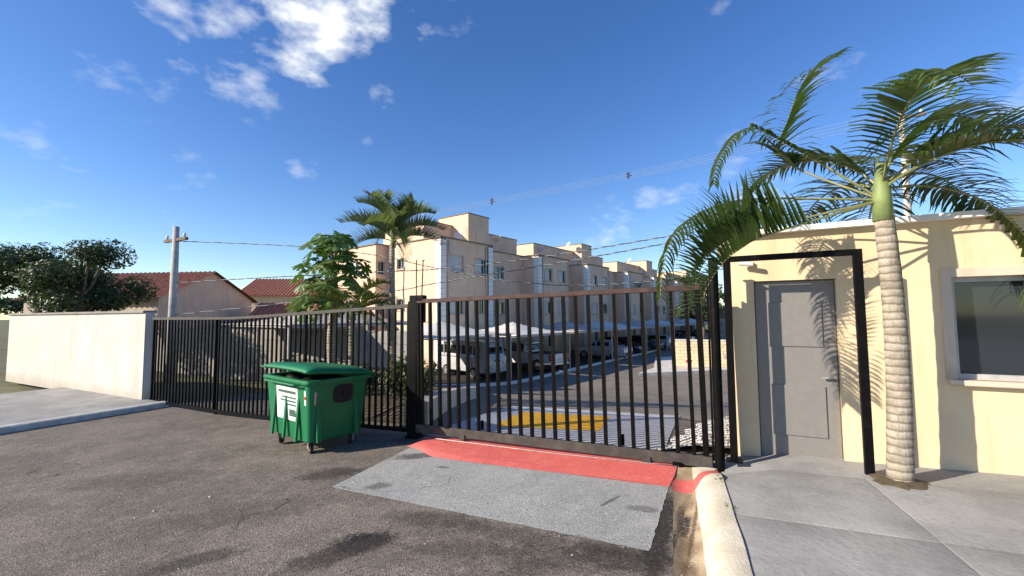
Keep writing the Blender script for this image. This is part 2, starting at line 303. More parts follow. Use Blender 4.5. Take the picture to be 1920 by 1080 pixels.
# ------------------------------------------------------------------ mesh helpers
class MB:
    def __init__(s): s.v = []; s.f = []; s.m = []; s.mi = 0
    def add(s, vs, fs):
        o = len(s.v); s.v += [tuple(x) for x in vs]; s.f += [tuple(i + o for i in f) for f in fs]; s.m += [s.mi] * len(fs); return s
    def box(s, c, d, rz=0, rx=0, ry=0):
        c = Vector(c); h = Vector(d) * .5; Rm = Matrix.Rotation(rz, 3, 'Z') @ Matrix.Rotation(ry, 3, 'Y') @ Matrix.Rotation(rx, 3, 'X')
        vs = [c + Rm @ Vector((sx * h.x, sy * h.y, sz * h.z)) for sx in (-1, 1) for sy in (-1, 1) for sz in (-1, 1)]
        return s.add(vs, [(0, 1, 3, 2), (4, 6, 7, 5), (0, 4, 5, 1), (2, 3, 7, 6), (0, 2, 6, 4), (1, 5, 7, 3)])
    def bbox(s, c, d, bv=.008, rz=0):          # box with chamfered vertical and top edges
        c = Vector(c); h = Vector(d) * .5; bv = min(bv, h.x * .45, h.y * .45, h.z * .45); Rm = Matrix.Rotation(rz, 3, 'Z')
        def ring(z, k):
            x, y = h.x - k, h.y - k; b = bv
            return [c + Rm @ Vector((px, py, z)) for px, py in ((x - b, -y), (x, -y + b), (x, y - b), (x - b, y), (-x + b, y), (-x, y - b), (-x, -y + b), (-x + b, -y))]
        rs = [ring(-h.z, bv), ring(-h.z + bv, 0), ring(h.z - bv, 0), ring(h.z, bv)]
        vs = [p for r_ in rs for p in r_]; fs = [tuple(reversed(range(8))), tuple(range(24, 32))]
        for k in range(3):
            for i in range(8): fs.append((k * 8 + i, k * 8 + (i + 1) % 8, k * 8 + 8 + (i + 1) % 8, k * 8 + 8 + i))
        return s.add(vs, fs)
    def tube(s, pts, rs, n=8, cap=True):
        pts = [Vector(p) for p in pts]
        if isinstance(rs, (int, float)): rs = [rs] * len(pts)
        vs = []; fs = []; ref = None
        for i, p in enumerate(pts):
            tn = (pts[min(i + 1, len(pts) - 1)] - pts[max(i - 1, 0)]).normalized()
            if ref is None:
                ref = Vector((0, 0, 1)) if abs(tn.z) < .9 else Vector((1, 0, 0))
            sd = tn.cross(ref).normalized(); ref = sd.cross(tn).normalized()
            for k in range(n):
                an = 2 * math.pi * k / n; vs.append(p + (sd * math.cos(an) + ref * math.sin(an)) * rs[i])
        for i in range(len(pts) - 1):
            for k in range(n): fs.append((i * n + k, i * n + (k + 1) % n, (i + 1) * n + (k + 1) % n, (i + 1) * n + k))
        if cap: fs.append(tuple(reversed(range(n)))); fs.append(tuple(range((len(pts) - 1) * n, len(pts) * n)))
        return s.add(vs, fs)
    def cyl(s, a, b, r, n=16, r2=None): return s.tube([a, b], [r, r if r2 is None else r2], n)
    def quad(s, *p): return s.add(p, [tuple(range(len(p)))])
    def prism(s, poly, z0, z1):
        n = len(poly); vs = [(x, y, z0) for x, y in poly] + [(x, y, z1) for x, y in poly]
        return s.add(vs, [tuple(reversed(range(n))), tuple(range(n, 2 * n))] + [(i, (i + 1) % n, n + (i + 1) % n, n + i) for i in range(n)])
    def loft(s, rings, cap=True):
        n = len(rings[0]); vs = [p for r_ in rings for p in r_]; fs = []
        for i in range(len(rings) - 1):
            for k in range(n): fs.append((i * n + k, i * n + (k + 1) % n, (i + 1) * n + (k + 1) % n, (i + 1) * n + k))
        if cap: fs.append(tuple(reversed(range(n)))); fs.append(tuple(range((len(rings) - 1) * n, len(rings) * n)))
        return s.add(vs, fs)
    def grid(s, fn, nu, nv):
        vs = [fn(i / nu, j / nv) for j in range(nv + 1) for i in range(nu + 1)]
        fs = [(j * (nu + 1) + i, j * (nu + 1) + i + 1, (j + 1) * (nu + 1) + i + 1, (j + 1) * (nu + 1) + i) for j in range(nv) for i in range(nu)]
        return s.add(vs, fs)
    def mesh(s, name, mat, smooth=False, fix=True):
        me = bpy.data.meshes.new(name); me.from_pydata([tuple(p) for p in s.v], [], s.f)
        for mm in (mat if isinstance(mat, (list, tuple)) else [mat]): me.materials.append(MATS[mm])
        if any(s.m): me.polygons.foreach_set('material_index', s.m)
        if fix:
            bm = bmesh.new(); bm.from_mesh(me); bmesh.ops.recalc_face_normals(bm, faces=bm.faces); bm.to_mesh(me); bm.free()
        if smooth is True: me.polygons.foreach_set('use_smooth', [True] * len(me.polygons))
        elif smooth:
            me.polygons.foreach_set('use_smooth', [True] * len(me.polygons)); me.set_sharp_from_angle(angle=rad(smooth))
        me.update(); return me
    def build(s, name, mat, parent=None, smooth=False, fix=True):
        return put(name, s.mesh(name, mat, smooth, fix), parent)
def put(name, me, parent=None, loc=None, rz=None):
    o = bpy.data.objects.new(name, me); COL.objects.link(o)
    if parent: o.parent = parent
    if loc is not None: o.location = loc
    if rz is not None: o.rotation_euler = (0, 0, rz)
    return o
def tag(o, label=None, cat=None, group=None, kind=None):
    if label: o['label'] = label
    if cat: o['category'] = cat
    if group: o['group'] = group
    if kind: o['kind'] = kind
    return o
def thing(name, label, cat, loc=(0, 0, 0), rz=0, group=None):
    o = bpy.data.objects.new(name, None); COL.objects.link(o); o.location = loc; o.rotation_euler = (0, 0, rz); o.empty_display_size = .2
    return tag(o, label, cat, group)
def copy_tree(o, parent=None):
    c = o.copy(); COL.objects.link(c); c.parent = parent
    for ch in o.children: copy_tree(ch, c)
    return c

# ------------------------------------------------------------------ ground
def sheet(name, mat, a0, a1, b0, b1, dz, na, nb, thick=0, wob=0, parent=None, kind='structure'):
    m = MB()
    def fn(i, j):
        a = a0 + (a1 - a0) * i; b = b0 + (b1 - b0) * j
        if wob and (i in (0, 1) or j in (0, 1)):
            a += wob * (mnoise.noise((a * 9, b * 9, 1)) + .6 * mnoise.noise((a * 31, b * 31, 4))); b += wob * (mnoise.noise((a * 9, b * 9, 7)) + .6 * mnoise.noise((a * 31, b * 31, 9)))
        return gab(a, b, dz)
    m.grid(fn, na, nb); o = m.build(name, mat, parent, True)
    if kind: tag(o, kind=kind)
    return o
def ground():
    m = MB(); xs = [-3000, -1500, -700, -300, -120] + list(np.linspace(-70, 70, 71)) + [120, 300, 700, 1500, 3000]; ys = [-400, -60] + list(np.linspace(-30, 90, 81)) + [130, 250, 600, 1500, 3500]
    vs = []
    for y in ys:
        for x in xs: vs.append((x, y, gz(x, y) - .12))
    n = len(xs); m.add(vs, [(j * n + i, j * n + i + 1, (j + 1) * n + i + 1, (j + 1) * n + i) for j in range(len(ys) - 1) for i in range(n - 1)])
    tag(m.build('ground', 'earth', None, True), kind='structure')
ground()
def line_ab(pa, pb): 
    return lambda b: pa[0] + (pb[0] - pa[0]) * (b - pa[1]) / (pb[1] - pa[1])
EDGE = line_ab((-.41, -.5), (-.22, -2.1))       # asphalt / gutter line in gate coordinates
def street():
    m = MB()
    bs = list(np.linspace(-26, -4, 12)) + list(np.linspace(-3.8, .30, 22))
    As = [0, .02, .06, .12, .2, .3, .42, .55, .7, .82, .92, 1]
    vs = []
    for b in bs:
        e = EDGE(b)
        for q in As: vs.append(gab(e + (-17 - e) * q, b))
    n = len(As); m.add(vs, [(j * n + i, j * n + i + 1, (j + 1) * n + i + 1, (j + 1) * n + i) for j in range(len(bs) - 1) for i in range(n - 1)])
    tag(m.build('street', 'street_asphalt', None, True), kind='structure')
street()
def kerb_sweep(name, mats, prof, bs, edge, matfn):
    """prof: list of (offset right of the edge, height); one strip per profile step"""
    m = MB(); n = len(prof)
    for j, b in enumerate(bs):
        pass
    vs = []
    for b in bs:
        for (o, h) in prof:
            w = mnoise.noise((b * 2.3, o * 7, 3)) * .008; vs.append(gab(edge(b) + o + w, b, h * (1 - .85 * ss((b + .55) / .55)) + w * .5))
    base = len(m.v); m.v += [tuple(p) for p in vs]
    for j in range(len(bs) - 1):
        for i in range(n - 1):
            m.f.append((j * n + i, j * n + i + 1, (j + 1) * n + i + 1, (j + 1) * n + i)); m.m.append(matfn((bs[j] + bs[j + 1]) / 2, i))
    o = m.build(name, mats, None, 50); return tag(o, kind='structure')
KB = list(np.linspace(-26, -3.2, 12)) + list(np.linspace(-3, .02, 62))
# concrete gutter, then the rounded kerb beside it; the red band crosses both
kerb_sweep('gutter', ['gutter_concrete', 'kerb_concrete', 'kerb_concrete'], [(0, .001), (.03, -.012), (.1, -.02), (.17, -.012), (.205, .01)], KB, EDGE, lambda b, i: 0)
kerb_sweep('kerb', ['kerb_concrete'], [(.205, .01), (.23, .035), (.26, .075), (.30, .105), (.35, .12), (.42, .123), (.46, .12), (.47, .06)], KB, EDGE, lambda b, i: 0)
def pavement():
    m = MB(); bs = list(np.linspace(-26, -3, 10)) + list(np.linspace(-2.8, .6, 18)); vs = []; As = [0, .3, .8, 1.6, 3.2, 6, 10]
    for b in bs:
        for q in As: vs.append(gab(EDGE(b) + .455 + q, b, .112 * (1 - ss((b + .62) / .55) * (1 - ss(q / .5))) + .004 * math.sin(b * 9 + q)))
    n = len(As); m.add(vs, [(j * n + i, j * n + i + 1, (j + 1) * n + i + 1, (j + 1) * n + i) for j in range(len(bs) - 1) for i in range(n - 1)])
    for i_ in range(len(m.v)): m.v[i_] = (m.v[i_][0], m.v[i_][1], m.v[i_][2] - .012)
    pv = tag(m.build('pavement', 'pavement_concrete', None, True), kind='structure')
    br = [-.12 - 1.22 * k for k in range(9)]; ar = [0, 1.25, 2.5, 3.75, 5.0, 6.25, 7.5]; rnd = random.Random(3)
    def hz(q, b): return .112 * (1 - ss((b + .62) / .55) * (1 - ss(q / .5)))
    for j in range(len(br) - 1):
        for i in range(len(ar) - 1):
            t0, t1 = br[j + 1] + .004, br[j] - .004; d_ = rnd.uniform(-.003, .003); sl = MB(); K = 4
            def fn(x, y):
                b = t0 + (t1 - t0) * y; q = ar[i] + .004 + (ar[i + 1] - ar[i] - .008) * x; edge = x in (0, 1) or y in (0, 1)
                return gab(EDGE(b) + .455 + q, b, hz(q, b) + d_ - (.004 if edge else 0))
            def fx(x, y):
                e_ = .012; xx = {0: 0, 1: 0, 2: e_, 7: 1 - e_, 8: 1, 9: 1}.get(x, e_ + (1 - 2 * e_) * (x - 2) / 5); yy = {0: 0, 1: 0, 2: e_, 7: 1 - e_, 8: 1, 9: 1}.get(y, e_ + (1 - 2 * e_) * (y - 2) / 5)
                p = fn(xx, yy); 
                if x in (0, 9) or y in (0, 9): p.z -= .03
                return p
            sl.grid(lambda u_, v_: fx(round(u_ * 9), round(v_ * 9)), 9, 9); sl.build('slab', 'pavement_concrete', pv, 30)
pavement()
def painted_patch(name, mat, corners, dz, n=24, wob=.012):
    m = MB(); c = [Vector(q) for q in corners]
    def fn(i, j):
        p = c[0].lerp(c[1], i).lerp(c[3].lerp(c[2], i), j)
        if i in (0, 1) or j in (0, 1): p = p + Vector((mnoise.noise((p.x * 12, p.y * 12, 1)), mnoise.noise((p.x * 12, p.y * 12, 5)))) * wob
        return gab(p.x, p.y, dz)
    m.grid(fn, n, n); return tag(m.build(name, mat, None, True), kind='structure')
painted_patch('painted_road_patch', 'grey_paint', [(-3.76, -1.90), (-.40, -1.96), (-.43, -.60), (-3.95, -.34)], .004, 40)
painted_patch('painted_road_patch', 'inner_grey_paint', [(-4.15, .25), (-.62, .25), (-.80, 4.0), (-4.45, 3.9)], .008, 40)
painted_patch('painted_road_marking', 'yellow_paint', [(-3.45, 1.15), (-1.72, 1.45), (-1.95, 3.05), (-3.75, 2.95)], .012, 30)
def red_sill():                                  # low painted concrete sill under the gate, rounded front
    m = MB(); n = 60; prof = [(-.66, .005), (-.60, .03), (-.50, .048), (-.3, .052), (-.1, .05), (.12, .048), (.2, .02), (.24, -.02)]; vs = []
    for i in range(n + 1):
        q = i / n; a = -4.02 + 3.60 * q; end = ss(min(q, 1 - q) * 30)
        front = -.36 - .30 * ss(q / .22)
        for k, (b, h) in enumerate(prof):
            bb = b if b > -.1 else -.1 + (b + .1) * (front + .1) / (-.56)
            w = mnoise.noise((a * 3, b * 5, 2)) * .012 + mnoise.noise((a * 11, b * 11, 5)) * .006
            q3 = gab(a + w, bb + w, .006); lev = max(q3.z, (-.032 + .02 * a) + w * .2); f_ = min(1, h / .045) if h > 0 else 0
            q3.z = q3.z + (lev - q3.z) * max(0, f_) * end; vs.append(q3)
    K = len(prof); m.add(vs, [(i * K + k, i * K + k + 1, (i + 1) * K + k + 1, (i + 1) * K + k) for i in range(n) for k in range(K - 1)])
    tag(m.build('gate_sill', 'red_paint', None, True), kind='structure')
red_sill()

# inner road, parking strip and kerbs (facade frame: s along the blocks, n out from the facade)
C1 = Vector((-4.3, 26.0)); PHI = rad(38); FD = Vector((math.sin(PHI), math.cos(PHI))); ND = Vector((FD.y, -FD.x)); FANG = math.atan2(FD.y, FD.x)
def sn(s, n): return C1 + FD * s + ND * n
def gsn(s, n, dz=0): p = sn(s, n); return gxy(p.x, p.y, dz)
KD = Vector((math.sin(rad(34.9)), math.cos(rad(34.9)))); KN = Vector((KD.y, -KD.x)); K0 = Vector((-1.65, 18.99))
def kp(t, n): return K0 + KD * t + KN * n       # along the painted kerb
def ribbon(name, mat, fn, ts, ns, kind='structure', smooth=True):
    m = MB(); k = len(ns); vs = [fn(t, n) for t in ts for n in ns]
    m.add(vs, [(j * k + i, j * k + i + 1, (j + 1) * k + i + 1, (j + 1) * k + i) for j in range(len(ts) - 1) for i in range(k - 1)])
    o = m.build(name, mat, None, smooth); return tag(o, kind=kind) if kind else o
ribbon('road', 'inner_asphalt', lambda b, a: gab(a if b < 9 else a, b, -.004), list(np.linspace(.25, 16, 40)) + list(np.linspace(17, 70, 20)), list(np.linspace(-12, 9, 26)))
def park(t, n): p = kp(t, n); return gxy(p.x, p.y, .012)
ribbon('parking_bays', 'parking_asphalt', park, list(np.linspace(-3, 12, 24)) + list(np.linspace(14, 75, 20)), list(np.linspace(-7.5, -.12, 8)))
m = MB(); ts = list(np.linspace(-7, 10, 30)) + list(np.linspace(12, 75, 30)); pr = [(-.16, -.02), (-.155, .11), (-.14, .13), (.02, .13), (.04, .11), (.06, -.02)]
rg = []
for t_ in ts:
    bend = .0
    rg.append([Vector((*(kp(t_, q[0])), 0)) + Vector((0, 0, gz(*kp(t_, q[0])) + q[1])) for q in pr])
m.loft(rg); tag(m.build('kerb', 'white_kerb', None, 40), kind='structure')

# ------------------------------------------------------------------ sliding gate
GB = .06                                            # gate plane sits a little behind the post line
def gate_z(a): p = P2(a, GB); return gz(p.x, p.y)
def sliding_gate():
    lab = 'black steel sliding gate with rusty brown top rail closed across the driveway'
    base = gab(-GLEN / 2, GB); base.z = .004 - .018 * GLEN / 2; slope = .018
    g = thing('sliding_gate', lab, 'gate', base, GANG); g.rotation_euler = (0, -math.atan(slope), GANG)
    x0, x1 = -2.02, 2.02
    m = MB(); m.bbox((0, 0, 2.005), (x1 - x0 + .04, .06, .062), .006); m.build('top_rail', 'rusty_rail', g)
    m = MB(); m.bbox((0, 0, .062), (x1 - x0 + .10, .062, .124), .006); m.build('bottom_rail', 'dusty_steel', g)
    bar = MB().bbox((0, 0, 0), (.040, .056, 1.85), .004).mesh('bar', 'black_steel')
    n = 24
    for i in range(n):
        o = put('bar', bar, g, (x0 + .06 + (x1 - x0 - .20) * i / (n - 1), .0, 1.049)); o.rotation_euler = (0, random.uniform(-.0025, .0025), 0)
    for x, w in ((x1 - .015, .06), (x0 + .0, .05)):
        MB().bbox((x, 0, 1.049), (w, .064, 1.85), .005).build('end_stile', 'black_steel', g)
    for x in (-1.02, .62, .98, -1.74): MB().bbox((x + .09, .06, .19), (.035, .03, .13), .003).build('stop_tab', 'black_steel', g)
    for x in (-1.22, 1.36):
        wh = MB(); wh.cyl((x, -.016, .0), (x, .016, .0), .034, 20); wo = wh.build('roller', 'bare_steel', g, 40)
        MB().bbox((x, -.041, .012), (.10, .018, .075), .004).build('roller_bracket', 'dusty_steel', g)
    MB().bbox((1.70, -.05, .0), (.10, .05, .06), .004).build('stop_block', 'black_steel', g)
sliding_gate()
tr = MB(); tr.tube([gab(-4.0 + 3.6 * i / 12, -.02, 0) + Vector((0, 0, max(.006, -.032 + .02 * (-4.0 + 3.6 * i / 12) - gab(-4.0 + 3.6 * i / 12, -.02).z) + .006)) for i in range(13)], .007, 6)
tag(tr.build('gate_track', 'bare_steel', None, True), 'thin shiny steel track laid on the red sill under the sliding gate', 'rail')
def left_post():
    p = gab(-GLEN - .02, .10)
    g = thing('gate_post', 'black square gate post with two thin rods at the fence end of the sliding gate', 'post', p, GANG)
    MB().bbox((0, 0, 1.09), (.15, .15, 2.22), .008).build('post', 'black_steel', g)
    MB().bbox((-.105, .0, 1.06), (.06, .07, 2.10), .006).build('side_stile', 'black_steel', g)
    MB().bbox((.06, -.02, 2.15), (.28, .10, .10), .01).build('guide_bracket', 'black_steel', g)
    MB().bbox((.14, -.01, 1.94), (.10, .06, .32), .008).build('guide_plate', 'black_steel', g)
    for x, l, dx in ((.01, .58, -.005), (.12, .56, .02)): MB().tube([(x, 0, 2.19), (x + dx, 0, 2.19 + l)], .0085, 6).build('rod', 'black_steel', g)
    MB().box((.145, 0, 2.19 + .56), (.05, .012, .012)).build('rod_tip', 'black_steel', g)
    MB().bbox((0, 0, .012), (.22, .22, .03), .004).build('base_plate', 'black_steel', g)
left_post()
def right_posts():
    g = thing('gate_post', 'tall round black steel post at the latch end of the sliding gate', 'post', gab(.02, .06, -.02), GANG)
    MB().cyl((0, 0, 0), (0, 0, 2.34), .05, 24).build('post', 'black_steel', g, 40)
    MB().bbox((0, 0, 2.345), (.105, .105, .02), .004).build('cap', 'black_steel', g)
    MB().bbox((-.065, .03, 1.1), (.022, .05, 2.0), .004).build('catch_channel', 'black_steel', g)
    MB().cyl((0, 0, .0), (0, 0, .03), .09, 24).build('base_plate', 'black_steel', g, 40)
    # pedestrian gate beside it
    h = thing('portal_frame', 'black square steel frame standing before the gatehouse doorway', 'frame', gab(.16, .04, .0), GANG)
    zb = .11
    for x in (0, 1.16): MB().bbox((x, 0, 1.16 + zb / 2), (.075, .06, 2.34 - zb), .005).build('side_post', 'black_steel', h)
    MB().bbox((.58, 0, 2.30), (1.085, .058, .062), .005).build('lintel', 'black_steel', h)
    for x in (0, 1.16): MB().bbox((x, 0, .118), (.16, .15, .016), .004).build('foot_plate', 'black_steel', h)
right_posts()
def fence(a0, a1, label, posts):
    base = gab(a1, .16); g = thing('bar_fence', label, 'fence', base, GANG)
    L = a1 - a0
    def lz(x): p = P2(a1 + x, .16); return gz(p.x, p.y) - base.z
    def rail(nm, z, h, mat, t=.045):
        m = MB(); k = 10; rings = []
        for i in range(k + 1):
            x = -L * i / k; zz = lz(x) + z; rings.append([(x, -t / 2, zz - h / 2), (x, t / 2, zz - h / 2), (x, t / 2, zz + h / 2), (x, -t / 2, zz + h / 2)])
        m.loft(rings); m.build(nm, mat, g)
    rail('top_rail', 2.05, .055, 'dusty_steel'); rail('bottom_rail', .085, .06, 'black_steel')
    bar = MB().bbox((0, 0, 1.069), (.036, .034, 1.908), .004).mesh('bar', 'black_steel')
    n = int(L / .136)
    for i in range(n):
        x = -.10 - i * .136
        put('bar', bar, g, (x, 0, lz(x)))
    for x in posts: MB().bbox((x, .05, lz(x) + 1.04), (.06, .05, 2.08), .005).build('post', 'black_steel', g)
fence(-12.4, -GLEN - .12, 'black steel bar fence behind the green waste container', [-2.6, -5.4, -8.0])

# ------------------------------------------------------------------ waste container
def container():
    pn = Vector((-2.81, 6.12)); ang = rad(52)          # near wheel, direction of the shaded end panel
    ex = Vector((math.cos(ang), math.sin(ang))); ey = Vector((-ex.y, ex.x))     # ex along the end panel, ey along the long front
    o = pn - ex * .10 - ey * .14
    ox = o + ex * .45 + ey * .66
    z = gz(ox.x, ox.y)
    g = thing('waste_container', 'green plastic wheeled waste container with its lid ajar beside the fence', 'waste container', (ox.x, ox.y, z - .01), ang)
    W, D = .92, 1.32                                     # x: depth, y: length
    def ring(w, d, zz, r=.07, n=5):
        pts = []
        for cx, cy, a0 in ((w / 2 - r, d / 2 - r, 0), (-w / 2 + r, d / 2 - r, 90), (-w / 2 + r, -d / 2 + r, 180), (w / 2 - r, -d / 2 + r, 270)):
            for k in range(n + 1): an = rad(a0 + 90 * k / n); pts.append((cx + r * math.cos(an), cy + r * math.sin(an), zz))
        return pts
    m = MB(); zs = [(.205, .80, 1.17), (.22, .83, 1.20), (.5, .86, 1.24), (.80, .895, 1.285), (1.03, .92, 1.32)]
    m.loft([ring(w, d, zz) for zz, w, d in zs], cap=False); m.add(ring(.80, 1.17, .205), [tuple(range(24))])
    ins = [(1.03, .86, 1.26), (.6, .82, 1.2)]
    m.loft([ring(w, d, zz) for zz, w, d in ins], cap=False); m.add(ring(.82, 1.2, .6), [tuple(range(24))])
    m.build('body', 'bin_green', g, 40)
    m = MB(); m.loft([ring(.92, 1.32, 1.00), ring(1.0, 1.40, 1.005), ring(1.015, 1.415, 1.025), ring(1.0, 1.40, 1.06), ring(.86, 1.26, 1.06), ring(.86, 1.26, 1.0)], cap=False); m.build('rim', 'bin_green', g, 40)
    # ribs on both visible sides
    for x in (-.30, .27): MB().box((x, -.632, .58), (.06, .035, .74), rx=-.085).build('rib', 'bin_green', g)
    for y in (-.36, .0, .36): MB().box((-.452, y, .58), (.03, .05, .74), ry=.07).build('rib', 'bin_green', g)
    # recessed lifting pocket on the end panel
    m = MB(); pr = []
    for k in range(24):
        an = 2 * math.pi * k / 24; cx, sx = math.cos(an), math.sin(an)
        pr.append((.06 + .155 * math.copysign(abs(cx) ** .5, cx), .83 + .13 * math.copysign(abs(sx) ** .5, sx)))
    def yend(z_): return -.5 * (1.24 + (z_ - .5) * .15) - .006
    m.add([(x, yend(z_) - .006, z_) for x, z_ in pr] + [(x * .9 + .006, yend(z_) - .001, .83 + (z_ - .83) * .88) for x, z_ in pr], [(k, (k + 1) % 24, 24 + (k + 1) % 24, 24 + k) for k in range(24)] + [tuple(range(24, 48))])
    m.build('lifting_pocket', 'bin_pocket', g)
    MB().cyl((.06, -.66, .83), (.06, -.71, .83), .025, 14).build('trunnion', 'bin_pocket', g, 40)
    # lid, hinged at the back, front edge lifted
    lid = MB(); nx, ny = 14, 16
    def lf(i, j):
        x = -.515 + 1.05 * i; y = -.715 + 1.43 * j
        e = min(min(i, 1 - i) / .12, 1) * min(min(j, 1 - j) / .09, 1)
        zz = .062 * min(1, e * 1.15) + .012 * math.sin(math.pi * j)
        return (x, y, 1.085 + zz + (.54 - x) * .105)
    lid.grid(lf, nx, ny)
    lo = lid.build('lid', 'bin_green', g, 24)
    md = lo.modifiers.new('shell', 'SOLIDIFY'); md.thickness = .035; md.offset = -1
    m = MB()
    for y in (-.4, 0, .4): m.cyl((.55, y - .06, 1.09), (.55, y + .06, 1.09), .03, 10)
    m.build('hinge', 'bin_green', g, 40)
    m = MB(); m.tube([(-.50, -.5, 1.0), (-.56, -.46, 1.0), (-.56, .46, 1.0), (-.50, .5, 1.0)], .016, 8); m.build('handle', 'bin_green', g, 40)
    # wheels on forks
    for x, y, sw in ((-.30, -.46, .5), (.30, -.46, -.2), (-.30, .46, .1), (.30, .46, .7)):
        m = MB(); c = Vector((x, y)); dx = Vector((math.cos(sw + .8), math.sin(sw + .8))); ax = Vector((-dx.y, dx.x)); o2 = c + dx * .05
        w = MB(); w.cyl((*(o2 - ax * .02), .10), (*(o2 + ax * .02), .10), .10, 24); wo = w.build('wheel', 'rubber', g, 40)
        h2 = MB(); h2.cyl((*(o2 - ax * .024), .10), (*(o2 + ax * .024), .10), .05, 16); h2.build('hub', 'galvanised', wo, 40)
        for sg in (-1, 1):
            q = o2 + ax * .034 * sg; q2 = c + ax * .034 * sg; t2 = dx * .03
            m.add([(*(q - t2), .085), (*(q + t2), .085), (*(q2 + t2 * 1.4), .20), (*(q2 - t2 * 1.4), .20)] + [(*(q - t2 + ax * .006), .085), (*(q + t2 + ax * .006), .085), (*(q2 + t2 * 1.4 + ax * .006), .20), (*(q2 - t2 * 1.4 + ax * .006), .20)],
                  [(0, 1, 2, 3), (7, 6, 5, 4), (0, 4, 5, 1), (1, 5, 6, 2), (2, 6, 7, 3), (3, 7, 4, 0)])
        m.box((c.x, c.y, .205), (.12, .11, .012)); m.build('wheel_fork', 'galvanised', g)
    # notice on the lit long side, small reflective stickers by the corner
    def xf(z_): return -.5 * (.86 + (z_ - .5) * .115) - .004
    m = MB(); m.quad((xf(.46), -.34, .46), (xf(.46), .30, .46), (xf(.93), .30, .93), (xf(.93), -.34, .93)); st = m.build('notice', 'sticker_white', g); 
    m = MB()
    for y0, y1, z0, z1 in ((-.29, .24, .84, .88), (-.29, .12, .77, .795), (-.29, .18, .72, .745), (-.29, .04, .67, .695), (-.27, -.08, .52, .62)):
        m.quad((xf(z0) - .003, y0, z0), (xf(z0) - .003, y1, z0), (xf(z1) - .003, y1, z1), (xf(z1) - .003, y0, z1))
    m.build('print', 'sticker_ink', st)
    m = MB(); zz = .83; m.quad((xf(.72), -.575, .72), (xf(.72), -.53, .72), (xf(.92), -.53, .92), (xf(.92), -.575, .92)); s2 = m.build('sticker', 'sticker_white', g)
    m = MB(); m.add([(xf(.82) - .004 + .0 * k, -.552 + .022 * math.cos(k * math.pi / 8), .82 + .026 * math.sin(k * math.pi / 8)) for k in range(16)], [tuple(range(16))]); m.build('sticker_dot', 'reflector_red', s2)
    m = MB(); m.quad((-.375, yend(.72) - .004, .72), (-.345, yend(.72) - .004, .72), (-.345, yend(.90) - .004, .90), (-.375, yend(.90) - .004, .90)); m.build('sticker', 'galvanised', g)
    m = MB(); m.box((.462, -.50, .78), (.012, .05, .26)); m.build('reflector', 'reflector_red', g)
    # rubbish bags inside
    for k, (bx, by, r_) in enumerate(((-.20, -.30, .22), (.06, -.20, .24), (-.20, .18, .23))):
        bm = bmesh.new(); bmesh.ops.create_icosphere(bm, subdivisions=3, radius=r_)
        for v_ in bm.verts:
            nn = mnoise.noise(v_.co * 7 + Vector((k, 0, 0))) + .5 * mnoise.noise(v_.co * 19); v_.co *= 1 + .14 * nn; v_.co.z *= .9
        me = bpy.data.meshes.new('rubbish_bag'); bm.to_mesh(me); bm.free(); me.materials.append(MATS['bag_black']); me.polygons.foreach_set('use_smooth', [True] * len(me.polygons))
        b_ = put('rubbish_bag', me, None); b_.matrix_world = Matrix.Translation((ox.x, ox.y, z)) @ Matrix.Rotation(ang, 4, 'Z') @ Matrix.Translation((bx, by, .90))
        tag(b_, 'black plastic rubbish bag filling the green waste container', 'bag', 'rubbish bags in the green container')
container()

# ------------------------------------------------------------------ planter and low walls
def ribbonwall(name, pts, w, h, mat, label, cat):
    m = MB(); rings = []
    for i, p in enumerate(pts):
        p = Vector(p); d = (Vector(pts[min(i + 1, len(pts) - 1)]) - Vector(pts[max(i - 1, 0)])).normalized(); nn = Vector((-d.y, d.x)); hh = h[i] if isinstance(h, list) else h
        z = gz(p.x, p.y)
        rings.append([Vector((*(p + nn * w), z - .15)), Vector((*(p + nn * w), z + hh)), Vector((*p, z + hh)), Vector((*p, z - .15))])
    m.loft(rings); o = m.build(name, mat); tag(o, label, cat); return o
ribbonwall('low_wall', [(-1.5, 7.75), (-1.42, 9.3), (-1.25, 11.2), (-1.05, 13.0), (-1.3, 15.2), (-1.75, 17.4), (-1.80, 19.0)], .42, [.40, .40, .36, .30, .22, .16, .13], 'retaining_wall', 'low white retaining wall curving from the gate post beside the driveway', 'wall')
m = MB()
def bed(i, j):
    q = [(-1.9, 7.9), (-1.83, 9.4), (-1.67, 11.3), (-1.47, 13), (-1.7, 15.2), (-2.15, 17.4), (-2.2, 19.0)]; k = i * 6; a = min(int(k), 5); f = k - a
    p = Vector(q[a]).lerp(Vector(q[a + 1]), f); p2 = p + Vector((-3.9, .6 + 1.2 * (1 - i))); r_ = p.lerp(p2, j)
    hh = [.40, .40, .36, .30, .22, .16, .13]; h_ = hh[a] + (hh[a + 1] - hh[a]) * f
    edge = min(1, min(j, 1 - j) * 6); h_ = h_ * ss(i * 9) * (1 - ss((j - .35) / .6)) + .02 * 0
    return gxy(r_.x, r_.y, max(h_ - .07, .012 - .06 * ss((j - .8) / .2)) + .05 * mnoise.noise((r_.x * 2, r_.y * 2, 0)) * edge)
m.grid(bed, 30, 14); tag(m.build('planting_bed', 'soil', None, True), kind='structure')

